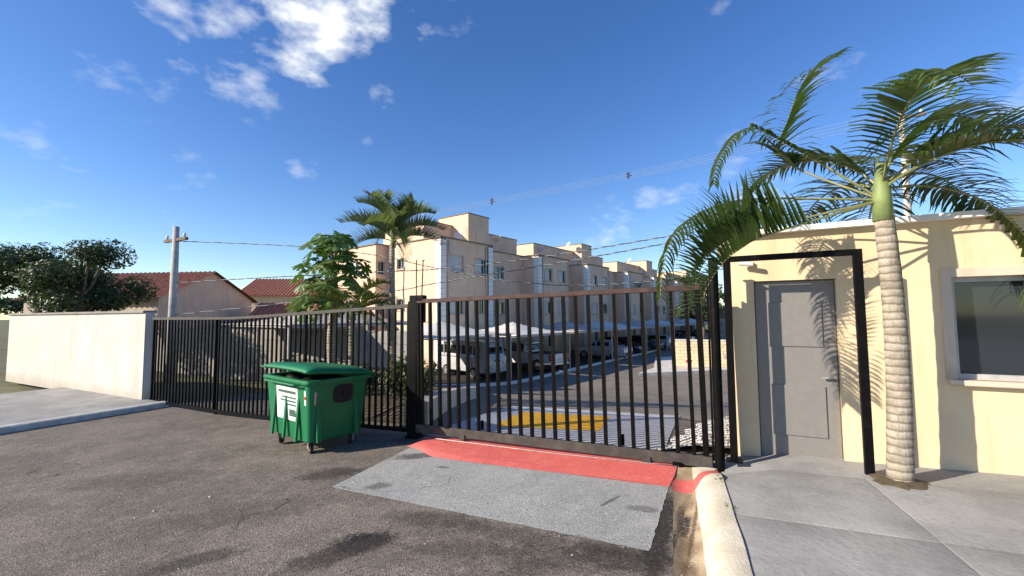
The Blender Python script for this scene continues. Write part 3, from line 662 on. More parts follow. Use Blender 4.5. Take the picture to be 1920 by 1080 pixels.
# ------------------------------------------------------------------ plants
def frond_mesh(name, pts, leaf_len, n, width, mat, droop=.5, vee=.5, seed=0, side_bias=(1, 1), thick=.014, start=.16, tipk=.35):
    """feather leaf: rachis through pts, folded narrow leaflets along both sides"""
    rnd = random.Random(seed); pts = [Vector(p) for p in pts]
    # resample
    seg = [0]
    for i in range(len(pts) - 1): seg.append(seg[-1] + (pts[i + 1] - pts[i]).length)
    def ev(q):
        d = q * seg[-1]
        for i in range(len(pts) - 1):
            if d <= seg[i + 1] or i == len(pts) - 2:
                f = (d - seg[i]) / max(1e-6, seg[i + 1] - seg[i])
                p0 = pts[max(i - 1, 0)]; p1 = pts[i]; p2 = pts[i + 1]; p3 = pts[min(i + 2, len(pts) - 1)]
                return .5 * ((2 * p1) + (p2 - p0) * f + (2 * p0 - 5 * p1 + 4 * p2 - p3) * f * f + (3 * p1 - p0 - 3 * p2 + p3) * f ** 3)
    m = MB(); rach = [ev(i / 14) for i in range(15)]
    m.mi = 1; m.tube(rach, [thick * (1 - .85 * i / 14) for i in range(15)], 5); m.mi = 0
    for i in range(n):
        q = start + (1 - start) * (i + .5) / n; p = ev(q); tn = (ev(min(1, q + .02)) - ev(max(0, q - .02))).normalized()
        sd = tn.cross(Vector((0, 0, 1)));
        if sd.length < .05: sd = Vector((1, 0, 0))
        sd.normalize(); upv = sd.cross(tn).normalized()
        prof = math.sin(math.pi * (.12 + .80 * q) ** .8) ** .6 if q < .95 else .5
        prof = max(prof, tipk)
        for s_, kb in ((1, side_bias[0]), (-1, side_bias[1])):
            if kb <= 0: continue
            L_ = leaf_len * prof * rnd.uniform(.82, 1.1) * kb
            fw = .35 + .6 * q + rnd.uniform(-.12, .12)
            d = (sd * s_ + tn * fw + upv * (vee + rnd.uniform(-.15, .15))).normalized()
            w = width * rnd.uniform(.8, 1.15); a = p.copy(); nn = d.cross(upv).normalized(); prev = None; K = 4
            dirn = d.copy(); quads = []
            for k in range(K + 1):
                ww = w * (1, 1.25, 1.0, .62, .06)[k] * .5
                nn2 = dirn.cross(Vector((0, 0, 1)));
                if nn2.length < .1: nn2 = nn
                nn2.normalize()
                quads.append((a - nn2 * ww, a + nn2 * ww)); a = a + dirn * (L_ / K)
                dirn = (dirn + Vector((0, 0, -droop * rnd.uniform(.7, 1.3) * (.5 + .4 * k)))).normalized()
            vs = [x for qd in quads for x in qd]; m.add(vs, [(2 * k, 2 * k + 1, 2 * k + 3, 2 * k + 2) for k in range(K)])
    return m.mesh(name, [mat, 'rachis'], False, False)
def arc(base, az, el0, length, bend, k=7, twist=0):
    p = Vector(base); pts = [p.copy()]; el = el0; az_ = az
    for i in range(k):
        d = Vector((math.cos(az_) * math.cos(el), math.sin(az_) * math.cos(el), math.sin(el))); p = p + d * (length / k); pts.append(p.copy()); el -= bend / k * (1 + .8 * i / k); az_ += twist / k
    return pts
def palm(label, x, y, h, tr, nf, flen, leaf, mat, seed, lean=(0, 0), ringed=True, els=(1.35, -.15), bend=1.5, width=.028, nl=44, droop=.35, zlow=-.1, shaft=.5, group=None, vees=(.2, .7), azs=None):
    rnd = random.Random(seed); z = gz(x, y); g = thing('palm_tree', label, 'palm', (x, y, z), 0, group)
    m = MB(); pts = []; rs = []; K = int(h / .07)
    for i in range(K + 1):
        q = i / K; pts.append((lean[0] * q * q + .02 * math.sin(q * 5), lean[1] * q * q, zlow + (h - zlow) * q)); rs.append(tr * (1.25 - .35 * q) * (1.05 if i % 3 == 0 and ringed else 1))
    m.tube(pts, rs, 12); m.build('trunk', 'palm_trunk', g, True)
    top = Vector((lean[0], lean[1], h))
    if shaft:
        m = MB(); m.tube([top - Vector((0, 0, .05)), top + Vector((0, 0, shaft * .5)), top + Vector((0, 0, shaft))], [tr * .95, tr * .8, tr * .35], 10); m.build('crown_shaft', 'palm_shaft', g, True)
    for i in range(nf):
        q = i / (nf - 1); el = els[0] + (els[1] - els[0]) * q + rnd.uniform(-.12, .12); az = (azs[i] if azs else i * 2.399) + rnd.uniform(-.2, .2); ln = flen * rnd.uniform(.85, 1.1) * (.75 + .25 * min(1, q * 3))
        me = frond_mesh('frond', arc(top + Vector((0, 0, shaft * .55 * (1 - q * .7))), az, el, ln, bend * rnd.uniform(.8, 1.2), twist=rnd.uniform(-.4, .4)), leaf, nl, width, mat if rnd.random() > .05 or q < .6 else 'frond_dry', droop, rnd.uniform(*vees), seed * 100 + i)
        put('frond', me, g)
    return g
palm('slim ringed palm with bushy feathery crown rising behind the fence', -2.90, 10.5, 3.84, .070, 20, 1.32, .46, 'frond_grey', 3, (.0, 0), els=(1.56, .25), bend=1.0, width=.026, nl=46, droop=.22, shaft=.55, vees=(.8, 1.9))
palm('short dark palm with long arching fronds beside the papaya tree', -3.52, 9.55, 2.02, .09, 11, 1.35, .42, 'frond_green', 11, (0, 0), els=(1.2, .2), bend=1.25, width=.024, nl=40, droop=.15, shaft=.3, vees=(.2, .6), azs=[1.0, -.2, 2.9, .1, -2.6, 3.4, .4, -.7, 2.4, 3.1, -.1])

def near_palm():
    x, y = 3.51, 4.04; z = gz(x, y) + .11; rp = random.Random(2); m = MB(); m.add([(x, y, z + .06)] + [(x + (.22 + rp.uniform(-.05, .05)) * math.cos(k * .2618), y + (.22 + rp.uniform(-.05, .05)) * math.sin(k * .2618), z - .004) for k in range(24)], [(0, k + 1, (k + 1) % 24 + 1) for k in range(24)]); tag(m.build('planting_pit', 'soil', None, True), kind='structure')
    g = thing('palm_tree', 'dark green palm with big drooping fronds hanging over the end of the sliding gate', 'palm', (x, y, z))
    h = 2.45; m = MB(); K = 30
    m.tube([(.05 * math.sin(i / K * 3), 0, -.1 + (h + .1) * i / K) for i in range(K + 1)], [.085 * (1.2 - .3 * i / K) * (1.035 if i % 3 == 0 else 1) for i in range(K + 1)], 12); m.build('trunk', 'palm_trunk', g, True)
    m = MB(); m.tube([(0, 0, h - .05), (0, 0, h + .25), (0, 0, h + .5)], [.085, .07, .03], 10); m.build('crown_shaft', 'palm_shaft', g, True)
    o = Vector((x, y, z))
    def px(pts): return [at(*p) - o for p in pts]
    top = Vector((0, 0, h + .15))
    spec = [  # rachis pixels with distances; distances follow from the trunk standing on the pavement
        ([(1440, 425, 4.4), (1385, 440, 4.3), (1345, 462, 4.22), (1315, 500, 4.15), (1298, 545, 4.1), (1290, 590, 4.07)], .62, .10, (1.0, 1.0), 50, 3.0, .036, 0),
        ([(1440, 440, 4.2), (1395, 462, 4.1), (1358, 490, 4.02), (1330, 530, 3.96), (1312, 570, 3.92)], .50, .12, (1, .8), 36, 2.6, .032, 5),
        ([(1430, 372, 4.45), (1350, 384, 4.3), (1295, 408, 4.2), (1260, 446, 4.12), (1243, 500, 4.06), (1238, 556, 4.03)], .36, .75, (.8, .9), 46, -.3, .024, 1),
        ([(1440, 250, 4.5), (1395, 244, 4.5), (1365, 270, 4.45), (1345, 308, 4.4), (1338, 345, 4.38)], .30, .55, (.9, .9), 40, .0, .026, 2),
        ([(1470, 300, 4.6), (1480, 220, 4.7), (1510, 150, 4.8), (1560, 110, 4.9)], .50, .3, (1, 1), 44, .3, .03, 3),
        ([(1450, 440, 4.3), (1400, 470, 4.1), (1370, 520, 4.0), (1352, 580, 3.95)], .30, .4, (.7, .5), 30, .1, .026, 4)][:5]
    for pts, ll, dr, sb, n, ve, wd, sd in spec:
        me = frond_mesh('frond', [top] + px(pts), ll, n, wd, 'frond_near', dr, ve, 900 + sd, sb, .014, .3, .5); put('frond', me, g)
    rnd = random.Random(5)
    for i, (az, el) in enumerate(((-.5, .8), (.3, .5), (.9, .9), (1.5, .45), (-1.2, .45), (-2.0, .9), (2.2, .95), (0.1, 1.2), (-.1, .1), (1.0, .1))):
        put('frond', frond_mesh('frond', arc(top + Vector((0, 0, .1)), az, el, 1.75 * rnd.uniform(.85, 1.1), 1.5), .52, 42, .034, 'frond_near', .35, .3, 950 + i), g)
near_palm()

def papaya():
    x, y = -4.32, 10.45; z = gz(x, y); g = thing('papaya_tree', 'papaya tree with lobed green leaves on a bare pale trunk behind the fence', 'tree', (x, y, z))
    h = 3.45; rnd = random.Random(21); m = MB(); K = 20
    m.tube([(.04 * math.sin(i * .5), 0, -.1 + (h + .1) * i / K) for i in range(K + 1)], [.095 * (1.15 - .5 * i / K) * (1.06 if i % 2 else 1) for i in range(K + 1)], 10); m.build('trunk', 'palm_trunk', g, True)
    # one lobed blade as a shared mesh
    def blade(seed):
        r2 = random.Random(seed); m = MB(); lobes = 7; pts = []
        for k in range(lobes):
            a0 = -2.5 + 5.0 * k / (lobes - 1); L_ = (.62 + .38 * math.cos(a0 * .5)) * r2.uniform(.85, 1.1)
            for da, q in ((-.44, .52), (-.34, .70), (-.36, .84), (-.15, .86), (0, 1.0), (.16, .88), (.37, .80), (.33, .68), (.44, .50)):
                pts.append((L_ * q * math.cos(a0 + da * .8), L_ * q * math.sin(a0 + da * .8), -.16 * q * q - .10 * abs(math.sin(a0)) * q + .04 * math.cos(9 * (a0 + da))))
        n = len(pts); m.add([(0, 0, 0)] + pts, [(0, i + 1, i + 2) for i in range(n - 1)]); return m.mesh('leaf', 'papaya_leaf', False, False)
    blades = [blade(k) for k in range(4)]
    stems = MB()
    for i in range(62):
        az = i * 2.399 + rnd.uniform(-.4, .4); q = i / 61; el = 1.15 - 1.55 * q + rnd.uniform(-.15, .15); L_ = rnd.uniform(.45, 1.05) * (.8 if q < .15 else 1)
        b = Vector((0, 0, h - .9 * q)); e = b + Vector((math.cos(az) * math.cos(el), math.sin(az) * math.cos(el), math.sin(el))) * L_
        stems.tube([b, b.lerp(e, .55) + Vector((0, 0, .07)), e], [.013, .010, .006], 5)
        o = put('leaf', blades[i % 4], g, e); s_ = rnd.uniform(.25, .40); o.scale = (s_, s_, s_)
        o.rotation_euler = (rnd.uniform(-.3, .3), rnd.uniform(.15, 1.0), az)
    stems.build('leaf_stalks', 'rachis', g, True)
papaya()

def leaf_cloud(m, cs, n, size, rnd, flat=.5):
    for _ in range(n):
        c, r_ = rnd.choice(cs); d = Vector((rnd.gauss(0, 1), rnd.gauss(0, 1), rnd.gauss(0, 1))).normalized(); p = Vector(c) + Vector((d.x * r_[0], d.y * r_[1], d.z * r_[2])) * (rnd.random() ** .45)
        nn = (d + Vector((rnd.gauss(0, .6), rnd.gauss(0, .6), rnd.gauss(0, .6) + flat))).normalized(); t1 = nn.orthogonal().normalized(); t1 = Matrix.Rotation(rnd.uniform(0, 6.3), 3, nn) @ t1; t2 = nn.cross(t1); s_ = size * rnd.uniform(.6, 1.3)
        m.add([p - t1 * s_, p - t2 * s_ * .42 + nn * s_ * .1, p + t1 * s_, p + t2 * s_ * .42 + nn * s_ * .1], [(0, 1, 2, 3)])
def shrub(label, x, y, r_, h, n, size, seed, mat='shrub_leaf', dz=0, group=None):
    rnd = random.Random(seed); g = thing('shrub', label, 'shrub', gxy(x, y, dz), 0, group); m = MB(); cs = [((rnd.uniform(-r_, r_) * .7, rnd.uniform(-r_, r_) * .7, h * rnd.uniform(.35, .85)), (r_ * .45, r_ * .45, h * .28)) for _ in range(9)]
    leaf_cloud(m, cs, n, size, rnd); m.build('foliage', mat, g, False, False)
    st = MB()
    for c, _ in cs: st.tube([(c[0] * .2, c[1] * .2, -.05), (c[0] * .5, c[1] * .5, c[2] * .5), c], [.018, .012, .006], 5)
    st.build('stems', 'bark', g, True)
shrub('leafy yellowish green shrub beside the square gate post', -2.25, 9.0, .42, .95, 1500, .055, 1, dz=.25)
shrub('low rounded shrub at the end of the low white wall', -1.92, 8.75, .30, .70, 800, .05, 2, dz=.25)
shrub('spreading leafy shrub under the slim palm', -3.1, 9.6, .5, .85, 1300, .055, 3, dz=.15)
shrub('wispy brownish shrub between the palm and the low white wall', -2.5, 11.8, .55, .8, 900, .055, 4, dz=.2)
shrub('dark hedge shrub beside the papaya trunk', -5.2, 11.2, .7, 1.1, 1500, .06, 5, 'tree_leaf')
def tree(label, x, y, h, cr, n, size, seed, mat='tree_leaf', group=None, trunk=.35, cz=.68):
    rnd = random.Random(seed); g = thing('tree', label, 'tree', gxy(x, y), 0, group)
    m = MB(); pts = [(0, 0, -.2), (.1, .05, h * .3), (0, .1, h * .55)]; m.tube(pts, [trunk * .6, trunk * .45, trunk * .3], 9); cs = []
    for i in range(13):
        az = i * 2.4; rr = cr * rnd.uniform(.25, .8); c = Vector((math.cos(az) * rr, math.sin(az) * rr, h * (cz + rnd.uniform(-.2, .24)))); cs.append((c, (cr * rnd.uniform(.28, .42), cr * rnd.uniform(.28, .42), h * rnd.uniform(.08, .14))))
        m.tube([(0, .08, h * rnd.uniform(.35, .5)), c * .6 + Vector((0, 0, h * .2)), c], [trunk * .22, trunk * .14, trunk * .05], 6)
    m.build('trunk', 'bark', g, True); m = MB(); leaf_cloud(m, cs, n, size, rnd); m.build('crown', mat, g, False, False)

# ------------------------------------------------------------------ apartment blocks
ZB = -1.65
def panel(m, p0, p1, z0, z1, ops, dep=.14):
    """wall face from p0 to p1 (outside on the right hand), with real openings and reveals"""
    p0 = Vector(p0); p1 = Vector(p1); L_ = (p1 - p0).length; d = (p1 - p0) / L_; nrm = Vector((d.y, -d.x))
    xs = sorted({0, L_} | {o[0] for o in ops} | {o[1] for o in ops}); zs = sorted({z0, z1} | {o[2] for o in ops} | {o[3] for o in ops})
    def pt(x, z, k=0): q = p0 + d * x - nrm * k; return (q.x, q.y, z)
    for i in range(len(xs) - 1):
        for j in range(len(zs) - 1):
            cx = (xs[i] + xs[i + 1]) / 2; cz = (zs[j] + zs[j + 1]) / 2
            if any(o[0] < cx < o[1] and o[2] < cz < o[3] for o in ops): continue
            m.quad(pt(xs[i], zs[j]), pt(xs[i + 1], zs[j]), pt(xs[i + 1], zs[j + 1]), pt(xs[i], zs[j + 1]))
    for (a, b, c, e) in ops:
        m.quad(pt(a, c), pt(a, e), pt(a, e, dep), pt(a, c, dep)); m.quad(pt(b, e), pt(b, c), pt(b, c, dep), pt(b, e, dep)); m.quad(pt(a, e), pt(b, e), pt(b, e, dep), pt(a, e, dep)); m.quad(pt(b, c), pt(a, c), pt(a, c, dep), pt(b, c, dep))
    return p0, d, nrm
def window(parent, p0, d, nrm, op, dep=.14, shut=.5, framemat='frame_alu', rnd=random):
    a, b, c, e = op; w = b - a; h = e - c; ctr = p0 + d * (a + w / 2); rz = math.atan2(d.y, d.x)
    win = put('window', None, None)
    bpy.data.objects.remove(win)
    fr = MB(); k = dep - .05; t_ = .05
    def bx(mm, x, z, sx, sz, off, sy=.04): q = ctr + d * x - nrm * off; mm.box((q.x, q.y, z), (sx, sy, sz), rz)
    bx(fr, 0, c + t_ / 2, w, t_, k); bx(fr, 0, e - t_ / 2, w, t_, k); bx(fr, -w / 2 + t_ / 2, (c + e) / 2, t_, h - 2 * t_, k); bx(fr, w / 2 - t_ / 2, (c + e) / 2, t_, h - 2 * t_, k); bx(fr, 0, (c + e) / 2, .035, h - 2 * t_, k + .004)
    wo = fr.build('window', framemat, parent)
    g = MB(); bx(g, 0, (c + e) / 2, w - .04, h - .04, dep - .012, .012); g.build('pane', 'glass_dark', wo)
    if shut > 0:
        sh = MB(); ws = (w - .12) * shut; n = max(5, int(h / .09)); x = -w / 2 + .05 + ws / 2 if shut < .97 else 0
        for i in range(n): bx(sh, x, c + .05 + (h - .1) * (i + .5) / n, ws, (h - .1) / n * .86, k - .012, .018)
        sh.build('shutter', 'shutter', wo)
    sl = MB(); q = ctr + nrm * .03; sl.box((q.x, q.y, c - .025), (w + .12, .10, .05), rz); sl.build('sill', 'pale_render', wo)
    fs = MB()
    for x, z, sx, sz in ((0, e + .04, w + .16, .08), (-w / 2 - .04, (c + e) / 2, .08, h), (w / 2 + .04, (c + e) / 2, .08, h)): bx(fs, x, z, sx, sz, -.012, .03)
    fs.build('surround', 'pale_render', wo)
FLO = [(4.5, 5.5), (1.82, 2.82), (-.86, .14)]
quoin_me = None
def cap_line(m, pts, w=.2, h=.06):
    for i in range(len(pts) - 1):
        a = Vector(pts[i]); b = Vector(pts[i + 1]); c = (a + b) / 2; m.box((c.x, c.y, c.z + h / 2), ((b - a).length + w * .8, w, h), math.atan2(b.y - a.y, b.x - a.x))
def quoin(parent, corner, sx=1):
    """stack of white blocks on an outer corner; sx=+1 the wall runs to +x from the corner"""
    global quoin_me
    if quoin_me is None: quoin_me = MB().bbox((0, 0, 0), (.46, .46, .322), .008).mesh('quoin_block', 'quoin_white')
    for i in range(24): put('quoin_block', quoin_me, parent, (corner[0] + sx * .17, corner[1] + .17, ZB - ZB + .16 + i * .335))
    j = MB(); j.box((corner[0] + sx * .175, corner[1] + .175, 4.05), (.45, .45, 8.1)); j.build('quoin_joint', 'joint_dark', parent)
def downpipe(parent, x, y, h=8.0):
    m = MB(); m.cyl((x, y, .1), (x, y, h), .045, 8); m.build('downpipe', 'pale_render', parent, True)
def dish(parent, c, az):
    m = MB(); rings = []
    for k in range(5):
        r_ = .3 * k / 4; rings.append([Vector((.10 * (k / 4) ** 2, r_ * math.cos(a * math.pi / 7), r_ * math.sin(a * math.pi / 7))) for a in range(14)])
    R_ = Matrix.Rotation(az, 3, 'Z') @ Matrix.Rotation(-.5, 3, 'Y')
    m.loft([[Vector(c) + R_ @ p for p in r_] for r_ in rings[1:]], cap=False); m.add([Vector(c) + R_ @ p for p in rings[1]], [tuple(range(14))])
    m.tube([Vector(c) + R_ @ Vector((.05, 0, -.2)), Vector(c) + R_ @ Vector((.4, 0, 0))], .012, 5); m.tube([Vector(c), Vector(c) - Vector((0, 0, .55))], .02, 6); return m.build('satellite_dish', 'dish', parent, True)
def block(label, s0, units, endwall=None, ph=None, box=None, antennas=(), seed=0):
    """local x = along the street front, local y = into the block, z = height above the inner ground"""
    rnd = random.Random(seed); p = sn(s0, 0); g = thing('apartment_block', label, 'building', (p.x, p.y, ZB), FANG); H = 8.15; z_ = lambda q: q - ZB
    pl = MB(); wins = []; caps = MB(); depth = 10.5
    # plan outline: list of (x0, x1, y) steps of the front
    outline = []
    for (x0, x1, y, ops) in units:
        ops2 = [(o[0] - x0, o[1] - x0, z_(f[0]) + o[2], z_(f[1]) + o[3]) for o in ops for f in FLO]
        q = panel(pl, (x0, y), (x1, y), -.4, H, ops2); wins += [(q, o) for o in ops2]; outline.append((x0, x1, y))
    for i in range(len(outline) - 1):
        y0, y1 = outline[i][2], outline[i + 1][2]; x = outline[i][1]
        if abs(y0 - y1) > .01: panel(pl, (x, y0), (x, y1), -.4, H, [])
    xe0, xe1 = outline[0][0], outline[-1][1]; y0, y1 = outline[0][2], outline[-1][2]
    if endwall:
        dpt, pro, ops = endwall; o2 = [(dpt - o[1], dpt - o[0], z_(f[0]) + .3, z_(f[1])) for o in ops for f in FLO]
        q = panel(pl, (xe0, y0 + dpt), (xe0, y0), -.4, H, o2); wins += [(q, o) for o in o2]
        ops3 = [(.15, .70, z_(f[0]) + .0, z_(f[1]) - .1) for f in FLO[:2]]
        q = panel(pl, (xe0 - pro, y0 + dpt), (xe0, y0 + dpt), -.4, H, ops3); wins += [(q, o) for o in ops3]
        o4 = [(2.2, 3.3, z_(f[0]), z_(f[1])) for f in FLO]
        q = panel(pl, (xe0 - pro, depth), (xe0 - pro, y0 + dpt), -.4, H, o4); wins += [(q, o) for o in o4]
        back = [(xe0 - pro, depth), (xe1, depth)]
        caps_pts = [(xe0 - pro, depth, H), (xe0 - pro, y0 + dpt, H), (xe0, y0 + dpt, H), (xe0, y0, H)]
    else:
        panel(pl, (xe0, depth), (xe0, y0), -.4, H, []); back = [(xe0, depth), (xe1, depth)]; caps_pts = [(xe0, depth, H), (xe0, y0, H)]
    yb = back[0][1]; panel(pl, (xe1, y1), (xe1, yb), -.4, H, []); panel(pl, (back[1][0], yb), (back[0][0], yb), -.4, H, [])
    for x0, x1, y in outline: caps_pts += [(x0, y, H), (x1, y, H)]
    caps_pts += [(xe1, y1, H), (xe1, yb, H)]
    pl.build('wall', 'peach', g); cap_line(caps, caps_pts); caps.build('parapet_cap', 'roof_cap', g)
    rf = MB(); r0 = MB(); poly = [(q[0], q[1]) for q in caps_pts]; clean = [poly[0]]
    for q in poly[1:]:
        if (Vector(q) - Vector(clean[-1])).length > .02: clean.append(q)
    rf.add([(q[0], q[1], H - .45) for q in clean], [tuple(range(len(clean)))]); rf.build('roof', 'roof_slab', g)
    for (q, o) in wins: window(g, *q, o, shut=rnd.choice((.5, .97, .5, 0)) if o[1] - o[0] > .8 else 0, framemat='frame_alu')
    if ph:
        x0, x1, y, top = ph; m = MB(); m.box(((x0 + x1) / 2, y + 2.2, (H - .5 + top) / 2), (x1 - x0, 4.4, top - H + .5)); po = m.build('penthouse', 'peach', g)
        c = MB(); cap_line(c, [(x0, y + 4.4, top), (x0, y, top), (x1, y, top), (x1, y + 4.4, top)], .14, .04); c.build('cap', 'roof_cap', po)
    if box:
        x0, x1, y, top = box; m = MB(); m.box(((x0 + x1) / 2, y + 1.5, (H - .5 + top) / 2), (x1 - x0, 3.0, top - H + .5)); bo = m.build('tank_room', 'peach', g)
        c = MB(); cap_line(c, [(x0, y + 3, top), (x0, y, top), (x1, y, top), (x1, y + 3, top)], .14, .04); c.build('cap', 'roof_cap', bo)
        d_ = MB(); d_.box((x0 - .02, y + .95, H + .55), (.05, .7, 1.1)); d_.build('door', 'frame_white', bo)
    for a in antennas:
        if a[0] == 'dish': dish(g, (a[1], a[2], a[3]), a[4])
        else:
            m = MB(); x, y, zz, hh = a[1:5]; m.tube([(x, y, zz), (x, y, zz + hh)], .018, 6)
            for k in range(4): m.tube([(x - .3, y, zz + hh * (.55 + .13 * k)), (x + .3, y + .1, zz + hh * (.58 + .13 * k))], .01, 5)
            m.build('antenna', 'galvanised', g)
    return g
WP = [(.67, 1.97, 0, 0), (3.05, 4.33, 0, 0)]
gA = block('peach apartment block with white corner blocks rising behind the slim palm', 0,
      [(0, 4.72, 0, WP), (4.72, 10.38, 1.5, [(6.9, 7.9, 0, -.1)])], (5.3, .9, [(3.45, 4.2)]), (1.0, 11.2, 2.75, 9.75), (3.6, 5.75, 1.15, 10.45),
      [('ant', 1.1, 2.95, 9.75, 1.2), ('dish', 8.6, 2.5, 9.45, 2.5)], 1)
quoin(gA, (0, 0)); quoin(gA, (4.72 - .01, -.02), -1)
downpipe(gA, .62, -.05); downpipe(gA, 4.10 - .02, -.05)
def mid(label, s0, seed, extra=()):
    g = block(label, s0, [(0, 4.7, 0, [(.9, 2.0, 0, 0), (3.0, 4.1, 0, 0)]), (4.7, 8.1, 1.9, []), (8.1, 12.8, 0, [(.9 + 8.1, 2.0 + 8.1, 0, 0), (3.0 + 8.1, 4.1 + 8.1, 0, 0)]), (12.8, 17.3, 1.5, [(14.6, 15.5, 0, -.1)])], None, (2.9, 16.5, 2.5, 9.75), (9.8, 11.9, 1.5, 10.45), extra, seed)
    quoin(g, (0, 0)); quoin(g, (8.1, 0)); downpipe(g, .62, -.05); downpipe(g, 4.55, -.05); downpipe(g, 12.65, -.05); return g
mid('peach apartment block with two satellite dishes on its roof', 10.4, 2, [('dish', 3.8, 2.3, 9.2, 3.2), ('dish', 8.9, 2.4, 10.35, 2.6)])
mid('peach apartment block with roof antennas and plants by an upper window', 27.8, 3, [('dish', 7.0, 2.6, 10.3, 2.6), ('ant', 6.5, 2.7, 9.7, 1.0)])
mid('farthest peach apartment block in the row', 45.2, 4)
def railing_plants():
    p = sn(27.8 + 1.6, .2); rnd = random.Random(8); m = MB()
    g = thing('trailing_plant', 'pale trailing plant hanging from an upper apartment window', 'plant', (p.x, p.y, ZB), FANG)
    for i in range(10): x = rnd.uniform(-.5, 1.6); m.tube([(x, -.1, 6.3), (x + rnd.uniform(-.2, .2), -.25, 6.9 + rnd.uniform(0, .5)), (x + rnd.uniform(-.5, .5), -.3, 6.5)], .012, 5)
    m.build('stems', 'galvanised', g)
    m = MB(); leaf_cloud(m, [((.4, -.2, 6.7), (.9, .15, .35))], 160, .07, rnd); m.build('leaves', 'shrub_leaf', g, False, False)
railing_plants()

# ------------------------------------------------------------------ carport canopies along the blocks
def canopy(label, s, n, sx, sy, ez, pk, mat, group='shade canopies along the parking bays', white=True):
    p = sn(s, n); z = gz(p.x, p.y); g = thing('shade_canopy', label, 'canopy', (p.x, p.y, z), FANG, group)
    def fn(i, j):
        x = (i - .5) * 2; y = (j - .5) * 2; e = max(abs(x), abs(y)); k = 1 - e
        sag = .10 * (1 - abs(x)) * (1 - abs(x)) * 0
        inx = 1 - .07 * (1 - y * y) * abs(x) ** 3; iny = 1 - .07 * (1 - x * x) * abs(y) ** 3
        zz = ez + (pk - ez) * (k ** 1.25) + .07 * math.cos(x * math.pi / 2) * (abs(y) > .98) * 0
        return (x * inx * sx / 2, y * iny * sy / 2, zz - .05 * math.sin(math.pi * min(1, k * 1.0)) )
    m = MB(); m.grid(fn, 16, 16); o = m.build('canopy_cloth', mat, g, 35); md = o.modifiers.new('shell', 'SOLIDIFY'); md.thickness = .02; md.offset = 0
    pm = MB().cyl((0, 0, -.05), (0, 0, ez + .02), .05, 10).mesh('post', 'galvanised', 40)
    for x in (-1, 1):
        for y in (-1, 1): put('post', pm, g, (x * sx * .465, y * sy * .465, 0))
    fr = MB()
    for y in (-1, 1): fr.box((0, y * sy * .465, ez - .06), (sx * .93, .05, .05))
    for x in (-1, 1): fr.box((x * sx * .465, 0, ez - .06), (.05, sy * .93, .05))
    fr.build('frame', 'galvanised', g); return g
spots = [(-8.9, 3.3, 'grey shade canopy behind the papaya tree', 'canopy_grey'), (-3.1, 3.3, 'pale shade canopy over the white van', 'canopy_white'), (2.9, 3.2, 'white peaked shade canopy over the pickup', 'canopy_white'), (8.9, 3.2, 'grey shade canopy beside the white peaked one over the pickup', 'canopy_grey')]
for s, n, lab, mt in spots: canopy(lab, s, n, 5.6, 5.2, 2.30, 2.98, mt)
for i, s in enumerate((14.9, 20.9, 26.9, 32.9, 38.9, 44.9, 50.9)):
    white = i % 2 == 0
    canopy('white shade canopy over the far parking bays' if white else 'grey shade canopy over the far parking bays', s, 3.2, 5.6, 5.2, 2.3, 2.95, 'canopy_white' if white else 'canopy_grey')

# ------------------------------------------------------------------ vehicles
def car_ring(st):
    x, w, zb, zl, wr, zr = st; zl2 = min(zl, zr)
    half = [(0, zb), (w * .80, zb), (w * .96, zb + .08), (w, zb + (zl2 - zb) * .45), (w * .985, zl2 - .05), (w * .95, zl2), (wr + .035, zr - .07 if zr - zl2 > .12 else (zl2 + zr) / 2), (wr - .03, zr - .012), (0, zr)]
    r_ = [(x, y, z) for y, z in half] + [(x, -y, z) for y, z in reversed(half[1:-1])]; return r_
def glass_quad(m, A, B, q0, q1, off=.012, i0=5, i1=6, e=.06, sides=(1, -1)):
    """side glass between stations A and B on both sides"""
    for sg in sides:
        def pt(st, q, xk):
            rr = car_ring(st); a = Vector(rr[i0]); b = Vector(rr[i1]); p = a.lerp(b, q); p.y = (abs(p.y) + off) * sg; return p
        c = [pt(A, q0, 0), pt(B, q0, 0), pt(B, q1, 0), pt(A, q1, 0)]; d = (c[1] - c[0]).normalized() * e; d2 = (c[2] - c[3]); d2 = d2.normalized() * e if d2.length > .01 else d
        c = [c[0] + d, c[1] - d, c[2] - d2, c[3] + d2]; n_ = Vector((0, sg * .012, 0)); m.add(c + [p - n_ for p in c], [(0, 1, 2, 3), (4, 7, 6, 5), (0, 4, 5, 1), (1, 5, 6, 2), (2, 6, 7, 3), (3, 7, 4, 0)])
def wheel_parts(g, x, y, r_, sg, wd=.2):
    t = MB(); t.tube([(x, y - wd / 2 * sg, r_), (x, y - wd * .4 * sg, r_), (x, y + wd * .3 * sg, r_), (x, y + wd / 2 * sg, r_)], [r_ * .9, r_, r_, r_ * .88], 22); wo = t.build('wheel', 'tyre', g, 40)
    m = MB(); m.cyl((x, y + wd * .46 * sg, r_), (x, y + wd * .54 * sg, r_), r_ * .62, 18); 
    m.build('rim', 'rim', wo, 40)
    m = MB()
    for k in range(5): a = k * 2 * math.pi / 5; m.cyl((x + r_ * .38 * math.cos(a), y + wd * .53 * sg, r_ + r_ * .38 * math.sin(a)), (x + r_ * .38 * math.cos(a), y + wd * .555 * sg, r_ + r_ * .38 * math.sin(a)), r_ * .14, 8)
    m.build('rim_hole', 'tyre', wo)
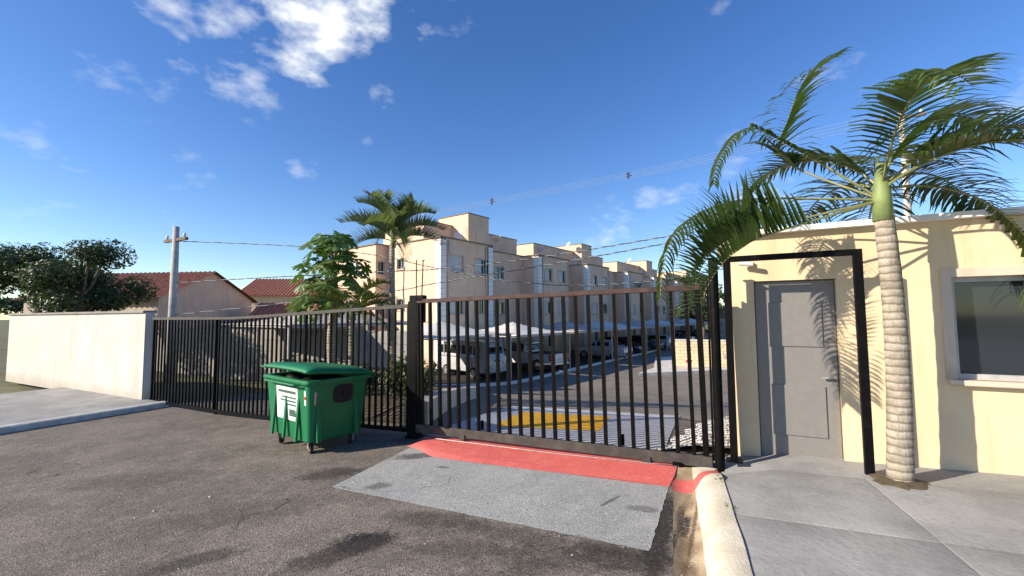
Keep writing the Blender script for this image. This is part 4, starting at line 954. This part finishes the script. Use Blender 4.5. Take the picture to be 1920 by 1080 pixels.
def vehicle(name, label, cat, p, yaw, stations, paint_, wheels, r_, glass, front_glass, rear_glass, lights, extra=None, group=None):
    g = thing(name, label, cat, gxy(p[0], p[1], .012), yaw, group)
    body = MB(); body.loft([car_ring(s) for s in stations]); body.build('body', paint_, g, 38)
    for k, (A, B, q0, q1) in enumerate(glass):
        for sd in (1, -1): m = MB(); glass_quad(m, A, B, q0, q1, sides=(sd,)); m.build('side_window', 'car_glass', g)
    for nm, (A, B, q0, q1, sgn) in (('windscreen', front_glass), ('rear_window', rear_glass)):
        if A is None: continue
        m = MB(); pa = Vector((A[0], 0, A[5])); pb = Vector((B[0], 0, B[5])); d = pb - pa; nn = Vector((-d.z, 0, d.x)).normalized(); nn = nn if nn.x * sgn > 0 else -nn
        if abs(d.x) < .02: nn = Vector((sgn, 0, 0))
        a = pa + d * q0 + nn * .014; b = pa + d * q1 + nn * .014; wa = A[4] * .9; wb = B[4] * .86
        c = [a + Vector((0, wa, 0)), a + Vector((0, -wa, 0)), b + Vector((0, -wb, 0)), b + Vector((0, wb, 0))]; m.add(c + [p_ - nn * .012 for p_ in c], [(0, 1, 2, 3), (4, 7, 6, 5), (0, 4, 5, 1), (1, 5, 6, 2), (2, 6, 7, 3), (3, 7, 4, 0)]); m.build(nm, 'car_glass', g)
    wmax = max(s[1] for s in stations)
    for x in wheels:
        for sg in (1, -1):
            m = MB(); pts = [(x + r_ * 1.2 * math.cos(k * math.pi / 12), r_ * .6 + r_ * .0 + r_ * 1.35 * math.sin(k * math.pi / 12)) for k in range(13)]; m.add([(q[0], sg * (wmax + .004), max(q[1], .16)) for q in pts] + [(q[0], sg * (wmax - .16), max(q[1], .16)) for q in pts], [tuple(range(13))] + [(k, k + 1, 14 + k, 13 + k) for k in range(12)]); m.build('wheel_arch', 'bumper_dark', g)
            wheel_parts(g, x, sg * (wmax - .075), r_, sg)
    for nm, mat, x, y, z, sx, sy, sz in lights:
        m = MB(); m.bbox((x, y, z), (sx, sy, sz), .02); m.build(nm, mat, g)
    if extra: extra(g)
    return g
def yaw(d): return math.atan2(d[1], d[0])
OUT = (ND.x, ND.y); IN = (-ND.x, -ND.y)
SEDAN = [(-2.12, .66, .42, .78, .6, .8), (-2.04, .78, .28, .93, .70, .95), (-1.5, .83, .2, .97, .75, .99), (-.9, .84, .2, .98, .60, 1.38), (-.4, .84, .2, .97, .62, 1.44), (.25, .84, .2, .95, .61, 1.42), (1.02, .83, .2, .92, .74, .94), (1.75, .80, .24, .80, .7, .82), (2.02, .72, .3, .68, .6, .7), (2.1, .62, .36, .6, .5, .61)]
HATCH = [(-1.9, .70, .4, .9, .5, .92), (-1.85, .80, .28, .98, .56, 1.12), (-1.62, .83, .2, .98, .60, 1.38), (-.9, .84, .2, .97, .62, 1.47), (.2, .84, .2, .95, .61, 1.45), (1.0, .83, .2, .93, .74, .95), (1.6, .79, .24, .82, .7, .84), (1.86, .7, .32, .68, .6, .7), (1.92, .6, .38, .6, .5, .61)]
def car(kind, label, p, d, paint_, group='parked cars'):
    st = SEDAN if kind == 'sedan' else HATCH
    i = next(k for k, s in enumerate(st) if s[5] - s[3] > .3); j = max(k for k, s in enumerate(st) if s[5] - s[3] > .3)
    mids = list(range(i, j)); gl = [(st[k], st[k + 1], .10, .92) for k in mids] + [(st[i - 1], st[i], .12, .85), (st[j], st[j + 1], .12, .85)]
    xe, xf = st[0][0], st[-1][0]
    li = [('tail_light', 'lamp_red', xe + .06, y, .82, .10, .26, .16) for y in (-.58, .58)] + [('headlight', 'lamp_clear', xf - .10, y, .66, .14, .28, .13) for y in (-.52, .52)] + [('bumper', 'bumper_dark', xe + .02, 0, .45, .1, 1.3, .14), ('bumper', 'bumper_dark', xf - .02, 0, .42, .1, 1.2, .14), ('number_plate', 'plate', xe - .01, 0, .64, .03, .4, .12), ('mirror', 'bumper_dark', .75, .92, .98, .10, .16, .12), ('mirror', 'bumper_dark', .75, -.92, .98, .10, .16, .12)]
    return vehicle('parked_car', label, 'car', p, yaw(d), st, paint_, (-1.28, 1.25) if kind == 'sedan' else (-1.2, 1.15), .3, gl, (st[j], st[j + 1], .08, .92, 1), (st[i], st[i - 1], .1, .85, -1), li, None, group)
# white camper-like van, nose towards the drive
VAN = [(-2.2, .68, .5, 1.1, .55, 1.62), (-2.12, .80, .36, 1.16, .64, 1.82), (-1.9, .84, .3, 1.18, .67, 1.92), (-.9, .85, .3, 1.18, .68, 1.95), (.1, .85, .3, 1.18, .68, 1.95), (1.1, .85, .3, 1.18, .68, 1.94), (1.72, .84, .3, 1.18, .65, 1.90), (1.95, .83, .3, 1.16, .60, 1.74), (2.12, .80, .33, 1.12, .58, 1.30), (2.2, .72, .42, 1.0, .45, 1.02)]
vd = Vector((.70, -.714)); vc = Vector((-2.35, 24.6))
def van_extra(g):
    m = MB(); m.box((0, 0, 1.935), (3.5, 1.25, .05)); m.build('roof_panel', 'van_white', g)
    m = MB(); m.bbox((2.20, 0, .47), (.10, 1.6, .16), .03); m.build('bumper', 'van_white', g); m = MB(); m.bbox((-2.2, 0, .47), (.10, 1.55, .16), .03); m.build('bumper', 'van_white', g)
    for y in (-.52, .52):
        m = MB(); m.cyl((2.12, y, .86), (2.22, y, .86), .10, 16); m.build('headlight', 'lamp_clear', g, 40)
    m = MB(); m.box((2.19, 0, .98), (.05, .5, .06)); m.build('grille', 'bumper_dark', g)
    m = MB(); m.box((0, -.862, 1.12), (3.6, .012, .03)); m.box((0, .862, 1.12), (3.6, .012, .03)); m.build('belt_trim', 'chrome', g)
    m = MB(); m.box((1.12, -.858, .75), (.015, .012, .8)); m.box((.1, -.858, .75), (.015, .012, .8)); m.build('door_gap', 'bumper_dark', g)
    m = MB(); m.bbox((1.62, -.95, 1.22), (.08, .16, .2), .02); m.bbox((1.62, .95, 1.22), (.08, .16, .2), .02); m.build('mirror', 'bumper_dark', g)
vehicle('van', 'old white minibus van with dark side windows parked under a pale canopy', 'van', vc, yaw(vd), VAN, 'van_white', (-1.15, 1.25), .32,
        [(VAN[k], VAN[k + 1], .14, .80) for k in (2, 3, 4, 5)], (VAN[8], VAN[7], .08, .86, 1), (VAN[0], VAN[1], .1, .5, -1), [], van_extra)
PICK = [(-2.55, .80, .5, 1.02, .76, 1.04), (-2.5, .88, .42, 1.06, .84, 1.08), (-.55, .89, .38, 1.08, .84, 1.10), (-.42, .89, .36, 1.08, .66, 1.70), (.0, .89, .36, 1.08, .67, 1.76), (.85, .89, .36, 1.06, .66, 1.72), (1.45, .88, .36, 1.04, .78, 1.08), (2.2, .86, .4, .96, .76, .98), (2.5, .78, .44, .84, .66, .86), (2.56, .68, .5, .76, .5, .77)]
def pick_extra(g):
    m = MB(); m.box((-1.52, 0, 1.098), (1.8, 1.5, .02)); m.build('bed_cover', 'bumper_dark', g)
    m = MB(); m.box((-2.565, 0, .8), (.03, 1.3, .42)); m.build('tailgate', 'car_white', g)
    m = MB()
    for y in (-.8, .8): m.tube([(-.6, y, 1.1), (-.75, y * .9, 1.62), (-.75, 0, 1.66)], .03, 8)
    m.build('roll_bar', 'chrome', g)
pin = Vector((-.72, .69)); pc = Vector((.95, 27.6))
vehicle('pickup_truck', 'white pickup truck with red tail lights parked next to the van', 'pickup truck', pc, yaw(pin), PICK, 'car_white', (-1.55, 1.6), .38, [(PICK[3], PICK[4], .12, .88), (PICK[4], PICK[5], .12, .88), (PICK[5], PICK[6], .12, .8)], (PICK[5], PICK[6], .1, .92, 1), (PICK[3], PICK[2], .1, .85, -1),
        [('tail_light', 'lamp_red', -2.5, y, .86, .14, .12, .40) for y in (-.83, .83)] + [('bumper', 'chrome', -2.6, 0, .5, .12, 1.5, .14), ('headlight', 'lamp_clear', 2.42, .6, .8, .16, .3, .16), ('headlight', 'lamp_clear', 2.42, -.6, .8, .16, .3, .16), ('number_plate', 'plate', -2.59, 0, .74, .02, .4, .12)], pick_extra)
def slot(s, n=3.0): q = sn(s, n); return (q.x, q.y)
car('sedan', 'silver sedan parked past the pickup', slot(13.2, 4.1), IN, 'car_silver')
car('hatch', 'black hatchback parked past the silver sedan', slot(17.6, 3.6), OUT, 'car_black')
car('sedan', 'black sedan parked beside the pale hatchback', slot(21.6, 3.6), OUT, 'car_black')
car('hatch', 'pale silver hatchback showing its red tail lamp', slot(24.4, 3.9), IN, 'car_silver')
car('sedan', 'dark grey sedan parked beyond the pale hatchback', slot(31.0, 3.8), IN, 'car_gray')
car('hatch', 'black hatchback in the farthest parking bays', slot(36.5, 3.8), OUT, 'car_black')
car('sedan', 'white sedan in the farthest parking bays', slot(43.0, 3.8), OUT, 'car_white')

# ------------------------------------------------------------------ right side inside: kerb, wall, hydrant
def island():
    a = Vector((6.9, 24.1)); b = Vector((14.5, 25.9)); d = (b - a).normalized(); n_ = Vector((-d.y, d.x)); c = b + n_ * 2.2 ; e = a + n_ * .5 + d * 1.2
    m = MB(); poly = [a, b, b + n_ * 8, a + d * 6 + n_ * 8, a + d * 2.2 + n_ * 2.0]; m.prism([(q.x, q.y) for q in poly], ZB - .1, ZB + .14); tag(m.build('traffic_island', 'white_kerb'), kind='structure')
    w0 = Vector((10.1, 27.3)); w1 = Vector((13.1, 26.2)); m = MB(); dd = (w1 - w0).normalized(); nn = Vector((-dd.y, dd.x))
    g = thing('low_wall', 'cream block wall with a white coping behind the red hydrant', 'wall', (w0.x, w0.y, ZB + .14), math.atan2(dd.y, dd.x))
    L_ = (w1 - w0).length; MB().box((L_ / 2, .1, .78), (L_, .18, 1.56)).build('core', 'cream', g)
    bk = MB().bbox((0, 0, 0), (.385, .03, .185), .006).mesh('block', 'cream')
    for r_ in range(8):
        for k in range(int(L_ / .4)):
            put('block', bk, g, (.2 + k * .4 + (.2 if r_ % 2 else 0), 0, .1 + r_ * .195))
    MB().bbox((L_ / 2, .1, 1.62), (L_ + .1, .3, .1), .01).build('coping', 'white_kerb', g)
    h = Vector((10.5, 26.0)); g = thing('fire_hydrant', 'red fire hydrant in front of the cream block wall', 'hydrant', (h.x, h.y, ZB + .13), .4)
    m = MB(); prof = [(0, .13), (.04, .13), (.05, .09), (.42, .085), (.46, .11), (.52, .11), (.56, .10), (.66, .06), (.70, .035), (.76, .035)]; m.tube([(0, 0, z) for z, _ in prof], [r_ for _, r_ in prof], 14); m.build('barrel', 'hydrant_red', g, 40)
    for sg in (-1, 1): MB().tube([(sg * .08, 0, .44), (sg * .17, 0, .44), (sg * .17, 0, .44), (sg * .2, 0, .44)], [.05, .05, .065, .065], 12).build('outlet', 'hydrant_red', g, 40)
    h = Vector((11.0, 29.6)); g = thing('bollard', 'red and white post behind the end of the cream block wall', 'bollard', (h.x, h.y, ZB), 0)
    MB().cyl((0, 0, 0), (0, 0, 1.15), .09, 12).build('post', 'hydrant_red', g, 40); MB().cyl((0, 0, .6), (0, 0, .85), .094, 12).build('band', 'quoin_white', g, 40); MB().tube([(0, 0, 1.15), (0, 0, 1.22), (0, 0, 1.27)], [.09, .07, .02], 12).build('cap', 'hydrant_red', g, 40)
island()
def gravel():
    rnd = random.Random(4); m = MB()
    def ok(a, b): return -.62 + .06 * (b - .8) + .1 * math.sin(b * 7) < a < 1.1
    for _ in range(6500):
        b = rnd.uniform(.55, 3.3); lo = -.66 + .16 * (b - .6) + .06 * math.sin(b * 9); a = rnd.uniform(lo, .9)
        if rnd.random() < .35: a = lo + rnd.random() ** 2 * .3
        s_ = rnd.uniform(.009, .022); c = gab(a, b, .02 + .10 * ss((a - lo) / .5) + s_ * .1)
        q = Matrix.Rotation(rnd.uniform(0, 6.3), 3, Vector((rnd.gauss(0, 1), rnd.gauss(0, 1), rnd.gauss(0, 1))).normalized())
        m.add([c + q @ Vector(v_) * s_ for v_ in ((1, 0, 0), (-1, 0, .1), (0, .8, 0), (0, -.9, 0), (0, 0, .7), (0, 0, -.7))], [(0, 2, 4), (2, 1, 4), (1, 3, 4), (3, 0, 4), (2, 0, 5), (1, 2, 5), (3, 1, 5), (0, 3, 5)])
    o = m.build('gravel', 'gravel_white', None, False, False); tag(o, 'white pebbles heaped beside the driveway behind the tall round post', 'gravel', kind='stuff')
    m = MB()
    def fn(i, j):
        b = .55 + 2.8 * j; lo = -.68 + .16 * (b - .6) + .06 * math.sin(b * 9); a = lo + (2.2 - lo) * i; return gab(a, b, .006 + .105 * ss((a - lo) / .5))
    m.grid(fn, 30, 26); tag(m.build('gravel_bed', 'gravel_white', None, True), kind='structure')
gravel()

# ------------------------------------------------------------------ gatehouse on the right
def gatehouse():
    g = thing('gatehouse', 'cream rendered gatehouse with white parapet corner behind the square steel frame', 'building', gab(.13, .46), GANG)
    m = MB(); W = 4.6; H = 2.62; ops = [(2.0, 3.2, 1.05, 2.05), (.30, 1.08, .06, 2.08)]
    q = panel(m, (0, 0), (W, 0), -.3, H, ops); panel(m, (0, 3.6), (0, 0), -.3, H, [(1.4, 2.3, 1.05, 2.0)]); panel(m, (W, 0), (W, 3.6), -.3, H, []); panel(m, (W, 3.6), (0, 3.6), -.3, H, []); m.quad((0, 0, H - .1), (W, 0, H - .1), (W, 3.6, H - .1), (0, 3.6, H - .1)); m.build('wall', 'cream', g)
    c = MB(); cap_line(c, [(0, 3.6, H), (0, 0, H), (W, 0, H), (W, 3.6, H)], .2, .06); c.build('parapet_cap', 'quoin_white', g)
    window(g, *q, ops[0], shut=0, framemat='frame_alu')
    window(g, Vector((0, 3.6)), Vector((0, -1)), Vector((-1, 0)), (1.4, 2.3, 1.05, 2.0), shut=0)
    d_ = MB(); d_.bbox((.69, .09, 1.065), (.77, .05, 2.02), .01); do = d_.build('door', 'door_grey', g)
    for z0 in (.32, 1.28): MB().bbox((.69, .06, z0 + .3), (.52, .02, .56 if z0 < 1 else .5), .008).build('door_panel', 'door_grey', do)
    MB().cyl((1.0, .065, 1.0), (1.0, .02, 1.0), .012, 10).box((.965, .018, 1.0), (.10, .018, .02)).build('handle', 'galvanised', do)
    k = MB(); k.box((.22, -.05, 2.32), (.05, .10, .04)); k.cyl((.16, -.10, 2.29), (.30, -.13, 2.27), .028, 10); k.build('security_camera', 'dish', g, 40)
    w = thing('boundary_wall', 'cream boundary wall running on from the gatehouse', 'wall', gab(4.75, .48), GANG); MB().box((5.5, .1, .95), (11, .2, 2.5)).build('wall', 'cream', w); MB().bbox((5.5, .1, 2.23), (11, .3, .06), .01).build('coping', 'quoin_white', w)
gatehouse()

# ------------------------------------------------------------------ overhead lines
def pole(label, p, h):
    g = thing('utility_pole', label, 'pole', gxy(p[0], p[1]), 0); m = MB(); m.tube([(0, 0, -.3), (0, 0, h)], [.17, .10], 12); m.build('post', 'pole_concrete', g, True)
    MB().box((0, 0, h - .5), (1.5, .1, .1), GANG).build('crossarm', 'bark', g)
    for x in (-.6, 0, .6):
        q = GU * x; MB().tube([(q.x, q.y, h - .45), (q.x, q.y, h - .36), (q.x, q.y, h - .28)], [.03, .055, .03], 10).build('insulator', 'dish', g, True)
    return g
def wire(label, pts, r_, mat, sag=0, twist=False, n=40, group=None):
    """pts: pixels with distances; smooth curve through them"""
    P_ = [at(*p) for p in pts]
    def ev(q):
        k = q * (len(P_) - 1); i = min(int(k), len(P_) - 2); f = k - i; p0 = P_[max(i - 1, 0)]; p1 = P_[i]; p2 = P_[i + 1]; p3 = P_[min(i + 2, len(P_) - 1)]
        return .5 * ((2 * p1) + (p2 - p0) * f + (2 * p0 - 5 * p1 + 4 * p2 - p3) * f * f + (3 * p1 - p0 - 3 * p2 + p3) * f ** 3)
    m = MB()
    if not twist: m.tube([ev(i / n) for i in range(n + 1)], r_, 5)
    else:
        N = n * 6; L_ = sum((P_[i + 1] - P_[i]).length for i in range(len(P_) - 1))
        for ph in (0, math.pi):
            m.mi = 0 if ph == 0 else 1; ps = []
            for i in range(N + 1):
                p = ev(i / N); a = ph + i / N * L_ * 2 * math.pi / .55; ps.append(p + Vector((0, 0, math.sin(a) * r_)) + c_f * 0 + Vector((FD.x, FD.y, 0)) * math.cos(a) * r_ * 0 + Vector((0, 1, 0)) * math.cos(a) * r_)
            m.tube(ps, r_ * .9, 5)
    o = m.build('power_line', [mat, 'wire_pale'] if twist else mat, None, True); return tag(o, label, 'wire', group)
pr = at(1690, 214, 17.0); pole('concrete utility pole standing beyond the gatehouse', (pr.x, pr.y), pr.z - gz(pr.x, pr.y) + .35)
for k, dy in enumerate((-5, -1.5, 2, 5.5)):
    wire('pale overhead cable of the spaced bundle high above the apartment roofs', [(600, 441 + dy * .6, 47), (790, 404 + dy * .7, 41), (922, 378 + dy * .9, 36), (1178, 329 + dy * 1.1, 28), (1345, 293 + dy * 1.4, 23), (1690, 214 + dy * 2, 17)], .0075, 'wire_pale', group='cables of the spaced overhead bundle')
for (x, y, d), lab in (((922, 378, 36), 'dark cable spacer on the overhead bundle above the tank room'), ((1178, 329, 28), 'dark cable spacer on the overhead bundle towards the utility pole')):
    p = at(x, y, d); g = thing('cable_spacer', lab, 'spacer', p); k = d / 812; m = MB(); m.tube([(0, 0, -6.5 * k), (0, 0, 6.5 * k)], 1.4 * k, 6); m.tube([(-4 * k, 0, 3 * k), (4 * k, 0, 3 * k)], .8 * k, 6); m.tube([(-3 * k, 0, -2 * k), (7 * k, 0, 0)], .8 * k, 6); m.build('frame', 'wire_black', g)
pl_ = at(330, 440, 16.0); pole('concrete utility pole beyond the bar fence', (pl_.x, pl_.y), pl_.z - gz(pl_.x, pl_.y) + .3)
wire('twisted service cable sloping up to the palm in front of the blocks', [(330, 530, 16), (560, 517, 14.5), (679, 511, 13.8), (828, 504, 13), (1000, 484, 12), (1253, 443, 10.5), (1500, 398, 9.2), (1690, 362, 17)], .011, 'wire_black', twist=True)
wire('lower of the two rising twisted service cables', [(330, 590, 16), (703, 550, 13.6), (800, 534, 13), (892, 518, 12.4), (1000, 501, 11.8), (1245, 457, 10.4), (1500, 405, 9.2), (1690, 365, 17)], .011, 'wire_black', twist=True)
wire('dark service cable sagging across the blocks from the palm side', [(330, 452, 16), (560, 462, 15), (707, 479, 14), (800, 499, 13.4), (924, 523, 12.6), (1000, 531, 12.2), (1060, 535, 11.9), (1177, 531, 11.4), (1300, 515, 11), (1500, 470, 10.4), (1690, 420, 17)], .010, 'wire_black', twist=True)
p = at(757, 502, 9.6); g = thing('thin_pole', 'thin grey pole standing between the slim palm and the gate post', 'pole', gxy(p.x, p.y)); MB().cyl((0, 0, 0), (0, 0, p.z - gz(p.x, p.y)), .016, 8).build('post', 'galvanised', g, True); MB().box((-.02, 0, p.z - gz(p.x, p.y)), (.10, .03, .02)).build('tip', 'galvanised', g)

# ------------------------------------------------------------------ surroundings
def house(label, x, y, rz, w, d, h, rh, mat, roof='tile_red', group=None, zoff=0):
    g = thing('house', label, 'house', gxy(x, y, zoff), rz, group); m = MB(); ops = [(w * .18, w * .38, .9, 2.0), (w * .62, w * .82, .9, 2.0)]
    q = panel(m, (0, 0), (w, 0), -.3, h, ops); panel(m, (w, 0), (w, d), -.3, h, []); panel(m, (w, d), (0, d), -.3, h, []); q2 = panel(m, (0, d), (0, 0), -.3, h, []); m.add([(0, 0, h), (0, d, h), (0, d / 2, h + rh)], [(0, 1, 2)]); m.add([(w, 0, h), (w, d, h), (w, d / 2, h + rh)], [(0, 1, 2)]); m.build('wall', mat, g)
    for o in ops: window(g, *q, o, shut=.5)
    ro = MB(); n = 16; K = int(w / .28)
    for sg in (0, 1):
        for k in range(K):
            x0 = -.3 + (w + .6) * k / K; wd = (w + .6) / K; y0, y1 = (-.4, d / 2) if sg == 0 else (d + .4, d / 2); zl = h - .4 * rh / (d / 2)
            ro.add([(x0, y0, zl + .02), (x0 + wd * .5, y0, zl + .10), (x0 + wd, y0, zl + .02), (x0, y1, h + rh + .02), (x0 + wd * .5, y1, h + rh + .10), (x0 + wd, y1, h + rh + .02)], [(0, 1, 4, 3), (1, 2, 5, 4)])
    ro.build('roof', roof, g); return g
house('small brown house with red tiled roof seen past the papaya tree', -15.5, 25.5, .25, 6.5, 6, 2.7, 1.2, 'brown_render')
house('pale house with red tiled roof beyond the bar fence', -26.5, 23.5, -.1, 8, 7, 3.4, 1.6, 'pale_render')
house('cream house with red tiled roof behind the brown house', -24, 38, .1, 9, 7, 5.4, 1.6, 'cream')
gw = MB(); w0 = gab(-19, 6.2); 
g = thing('boundary_wall', 'grey concrete panel wall behind the bar fence', 'wall', gab(-9.2, 6.0), GANG)
pm = MB().bbox((0, 0, 0), (1.94, .06, .44), .006).mesh('panel', 'grey_wall'); po = MB().bbox((0, 0, 0), (.12, .12, 2.5), .006).mesh('post', 'grey_wall')
for k in range(9):
    put('post', po, g, (-k * 2.05, 0, .95))
    for r_ in range(5): put('panel', pm, g, (-1.025 - k * 2.05, 0, -.02 + r_ * .45))
tree('dark round tree beyond the end of the apartment blocks', 27, 66, 10, 4, 5200, .24, 31)
tree('leafy tree behind the near palm beyond the cream wall', 17.5, 40, 7.0, 2.6, 8000, .11, 32)
tree('low leafy tree beside the far cream houses', 25, 57, 5, 2.6, 2600, .2, 33)
tree('broad tree behind the gatehouse wall', 15.5, 17, 6.2, 2.8, 11000, .095, 34)
tree('tall tree beyond the gatehouse wall near the utility pole', 24, 22, 7.5, 3.2, 11000, .11, 35)
tree('bushy tree beyond the grey panel wall', -17.5, 17.5, 5.2, 2.4, 12000, .085, 36)
tree('tall tree beside the pale house', -21.5, 19.5, 7.0, 2.8, 12000, .10, 37)
house('small white house far behind the parking bays', 27, 60, FANG - 1.6, 8, 7, 3.0, 1.3, 'offwhite')
house('cream house far along the inner road', 36, 70, -.2, 9, 7, 3.2, 1.4, 'cream')
for i, (x, y, h, cr) in enumerate(((-70, 95, 9, 7), (-48, 100, 8, 6), (-90, 80, 9, 7), (-33, 92, 8, 6), (48, 92, 9, 6), (64, 85, 8, 6), (84, 80, 9, 7), (58, 60, 8, 5), (44, 48, 7, 4), (-50, 60, 8, 5), (-60, 45, 8, 5))):
    tree('distant tree on the skyline beyond the estate', x, y, h, cr, 2200, .42, 60 + i, group='distant trees on the skyline')
# left edge of the street
kerb_l = [gab(-11.6, b) for b in np.linspace(-26, .2, 30)]
m = MB(); rg = []
for p in kerb_l:
    rg.append([p + Vector((0, 0, 0)) + Vector((*(GU * o), h)) for o, h in ((.0, -.02), (-.01, .10), (-.04, .12), (-.2, .12), (-.21, -.02))])
m.loft(rg); tag(m.build('kerb', 'white_kerb', None, 40), kind='structure')
sheet('pavement', 'pavement_concrete', -17, -11.80, -26, .25, .105, 4, 30)
g = thing('boundary_wall', 'off-white rendered wall along the far pavement past the bar fence', 'wall', gab(-12.55, .16, .1), GANG + math.pi); MB().box((4.5, 0, 1.0), (9, .2, 2.2)).build('wall', 'offwhite', g); MB().bbox((4.5, 0, 2.12), (9.0, .3, .06), .01).build('coping', 'grey_wall', g)
# litter chips, stones on the asphalt, weeds at the kerb
rnd = random.Random(12); m = MB()
for _ in range(150):
    a = rnd.uniform(-7, -.4); b = rnd.uniform(-4.2, -.2); s_ = rnd.uniform(.003, .008) * (2 if rnd.random() < .08 else 1); c = gab(a, b, .006); q = Matrix.Rotation(rnd.uniform(0, 6), 3, 'Z')
    m.add([c + q @ Vector(v_) * s_ for v_ in ((1, 0, .2), (-1.2, 0, .1), (0, .9, .2), (0, -.8, .1), (0, 0, .9))], [(0, 2, 4), (2, 1, 4), (1, 3, 4), (3, 0, 4)])
for k in range(90):
    b = rnd.uniform(-2.6, -.5); a = EDGE(b) + rnd.uniform(.0, .21); s_ = rnd.uniform(.002, .005); c = gab(a, b, -.012); m.add([c + Vector(v_) * s_ for v_ in ((1, 0, .2), (-1.2, 0, .1), (0, .9, .2), (0, -.8, .1), (0, 0, .9))], [(0, 2, 4), (2, 1, 4), (1, 3, 4), (3, 0, 4)])
tag(m.build('grit', 'chip', None, False, False), 'pale grit and tiny stones scattered on the asphalt', 'grit', kind='stuff')
def weed(label, a, b, n, seed):
    rnd = random.Random(seed); o = gab(a, b, .09); g = MB()
    for _ in range(n):
        az = rnd.uniform(0, 6.3); L_ = rnd.uniform(.02, .05); w = Vector((math.cos(az + 1.57), math.sin(az + 1.57), 0)) * .003; d = Vector((math.cos(az), math.sin(az), 0)); p = Vector((rnd.gauss(0, .012), rnd.gauss(0, .03), 0)); g.add([p - w, p + w, p + d * L_ * .4 + w + Vector((0, 0, L_ * .8)), p + d * L_ * .8 + Vector((0, 0, L_ * .9)), p + d * L_ * .4 - w + Vector((0, 0, L_ * .8))], [(0, 1, 2, 3, 4)])
    t_ = thing('weed', label, 'weed', o, GANG); g.build('blades', 'weed', t_, False, False)
weed('small green weed growing in the joint behind the kerb', .03, -.62, 46, 1); weed('tiny weed tuft further along the kerb joint', .13, -1.25, 22, 2)
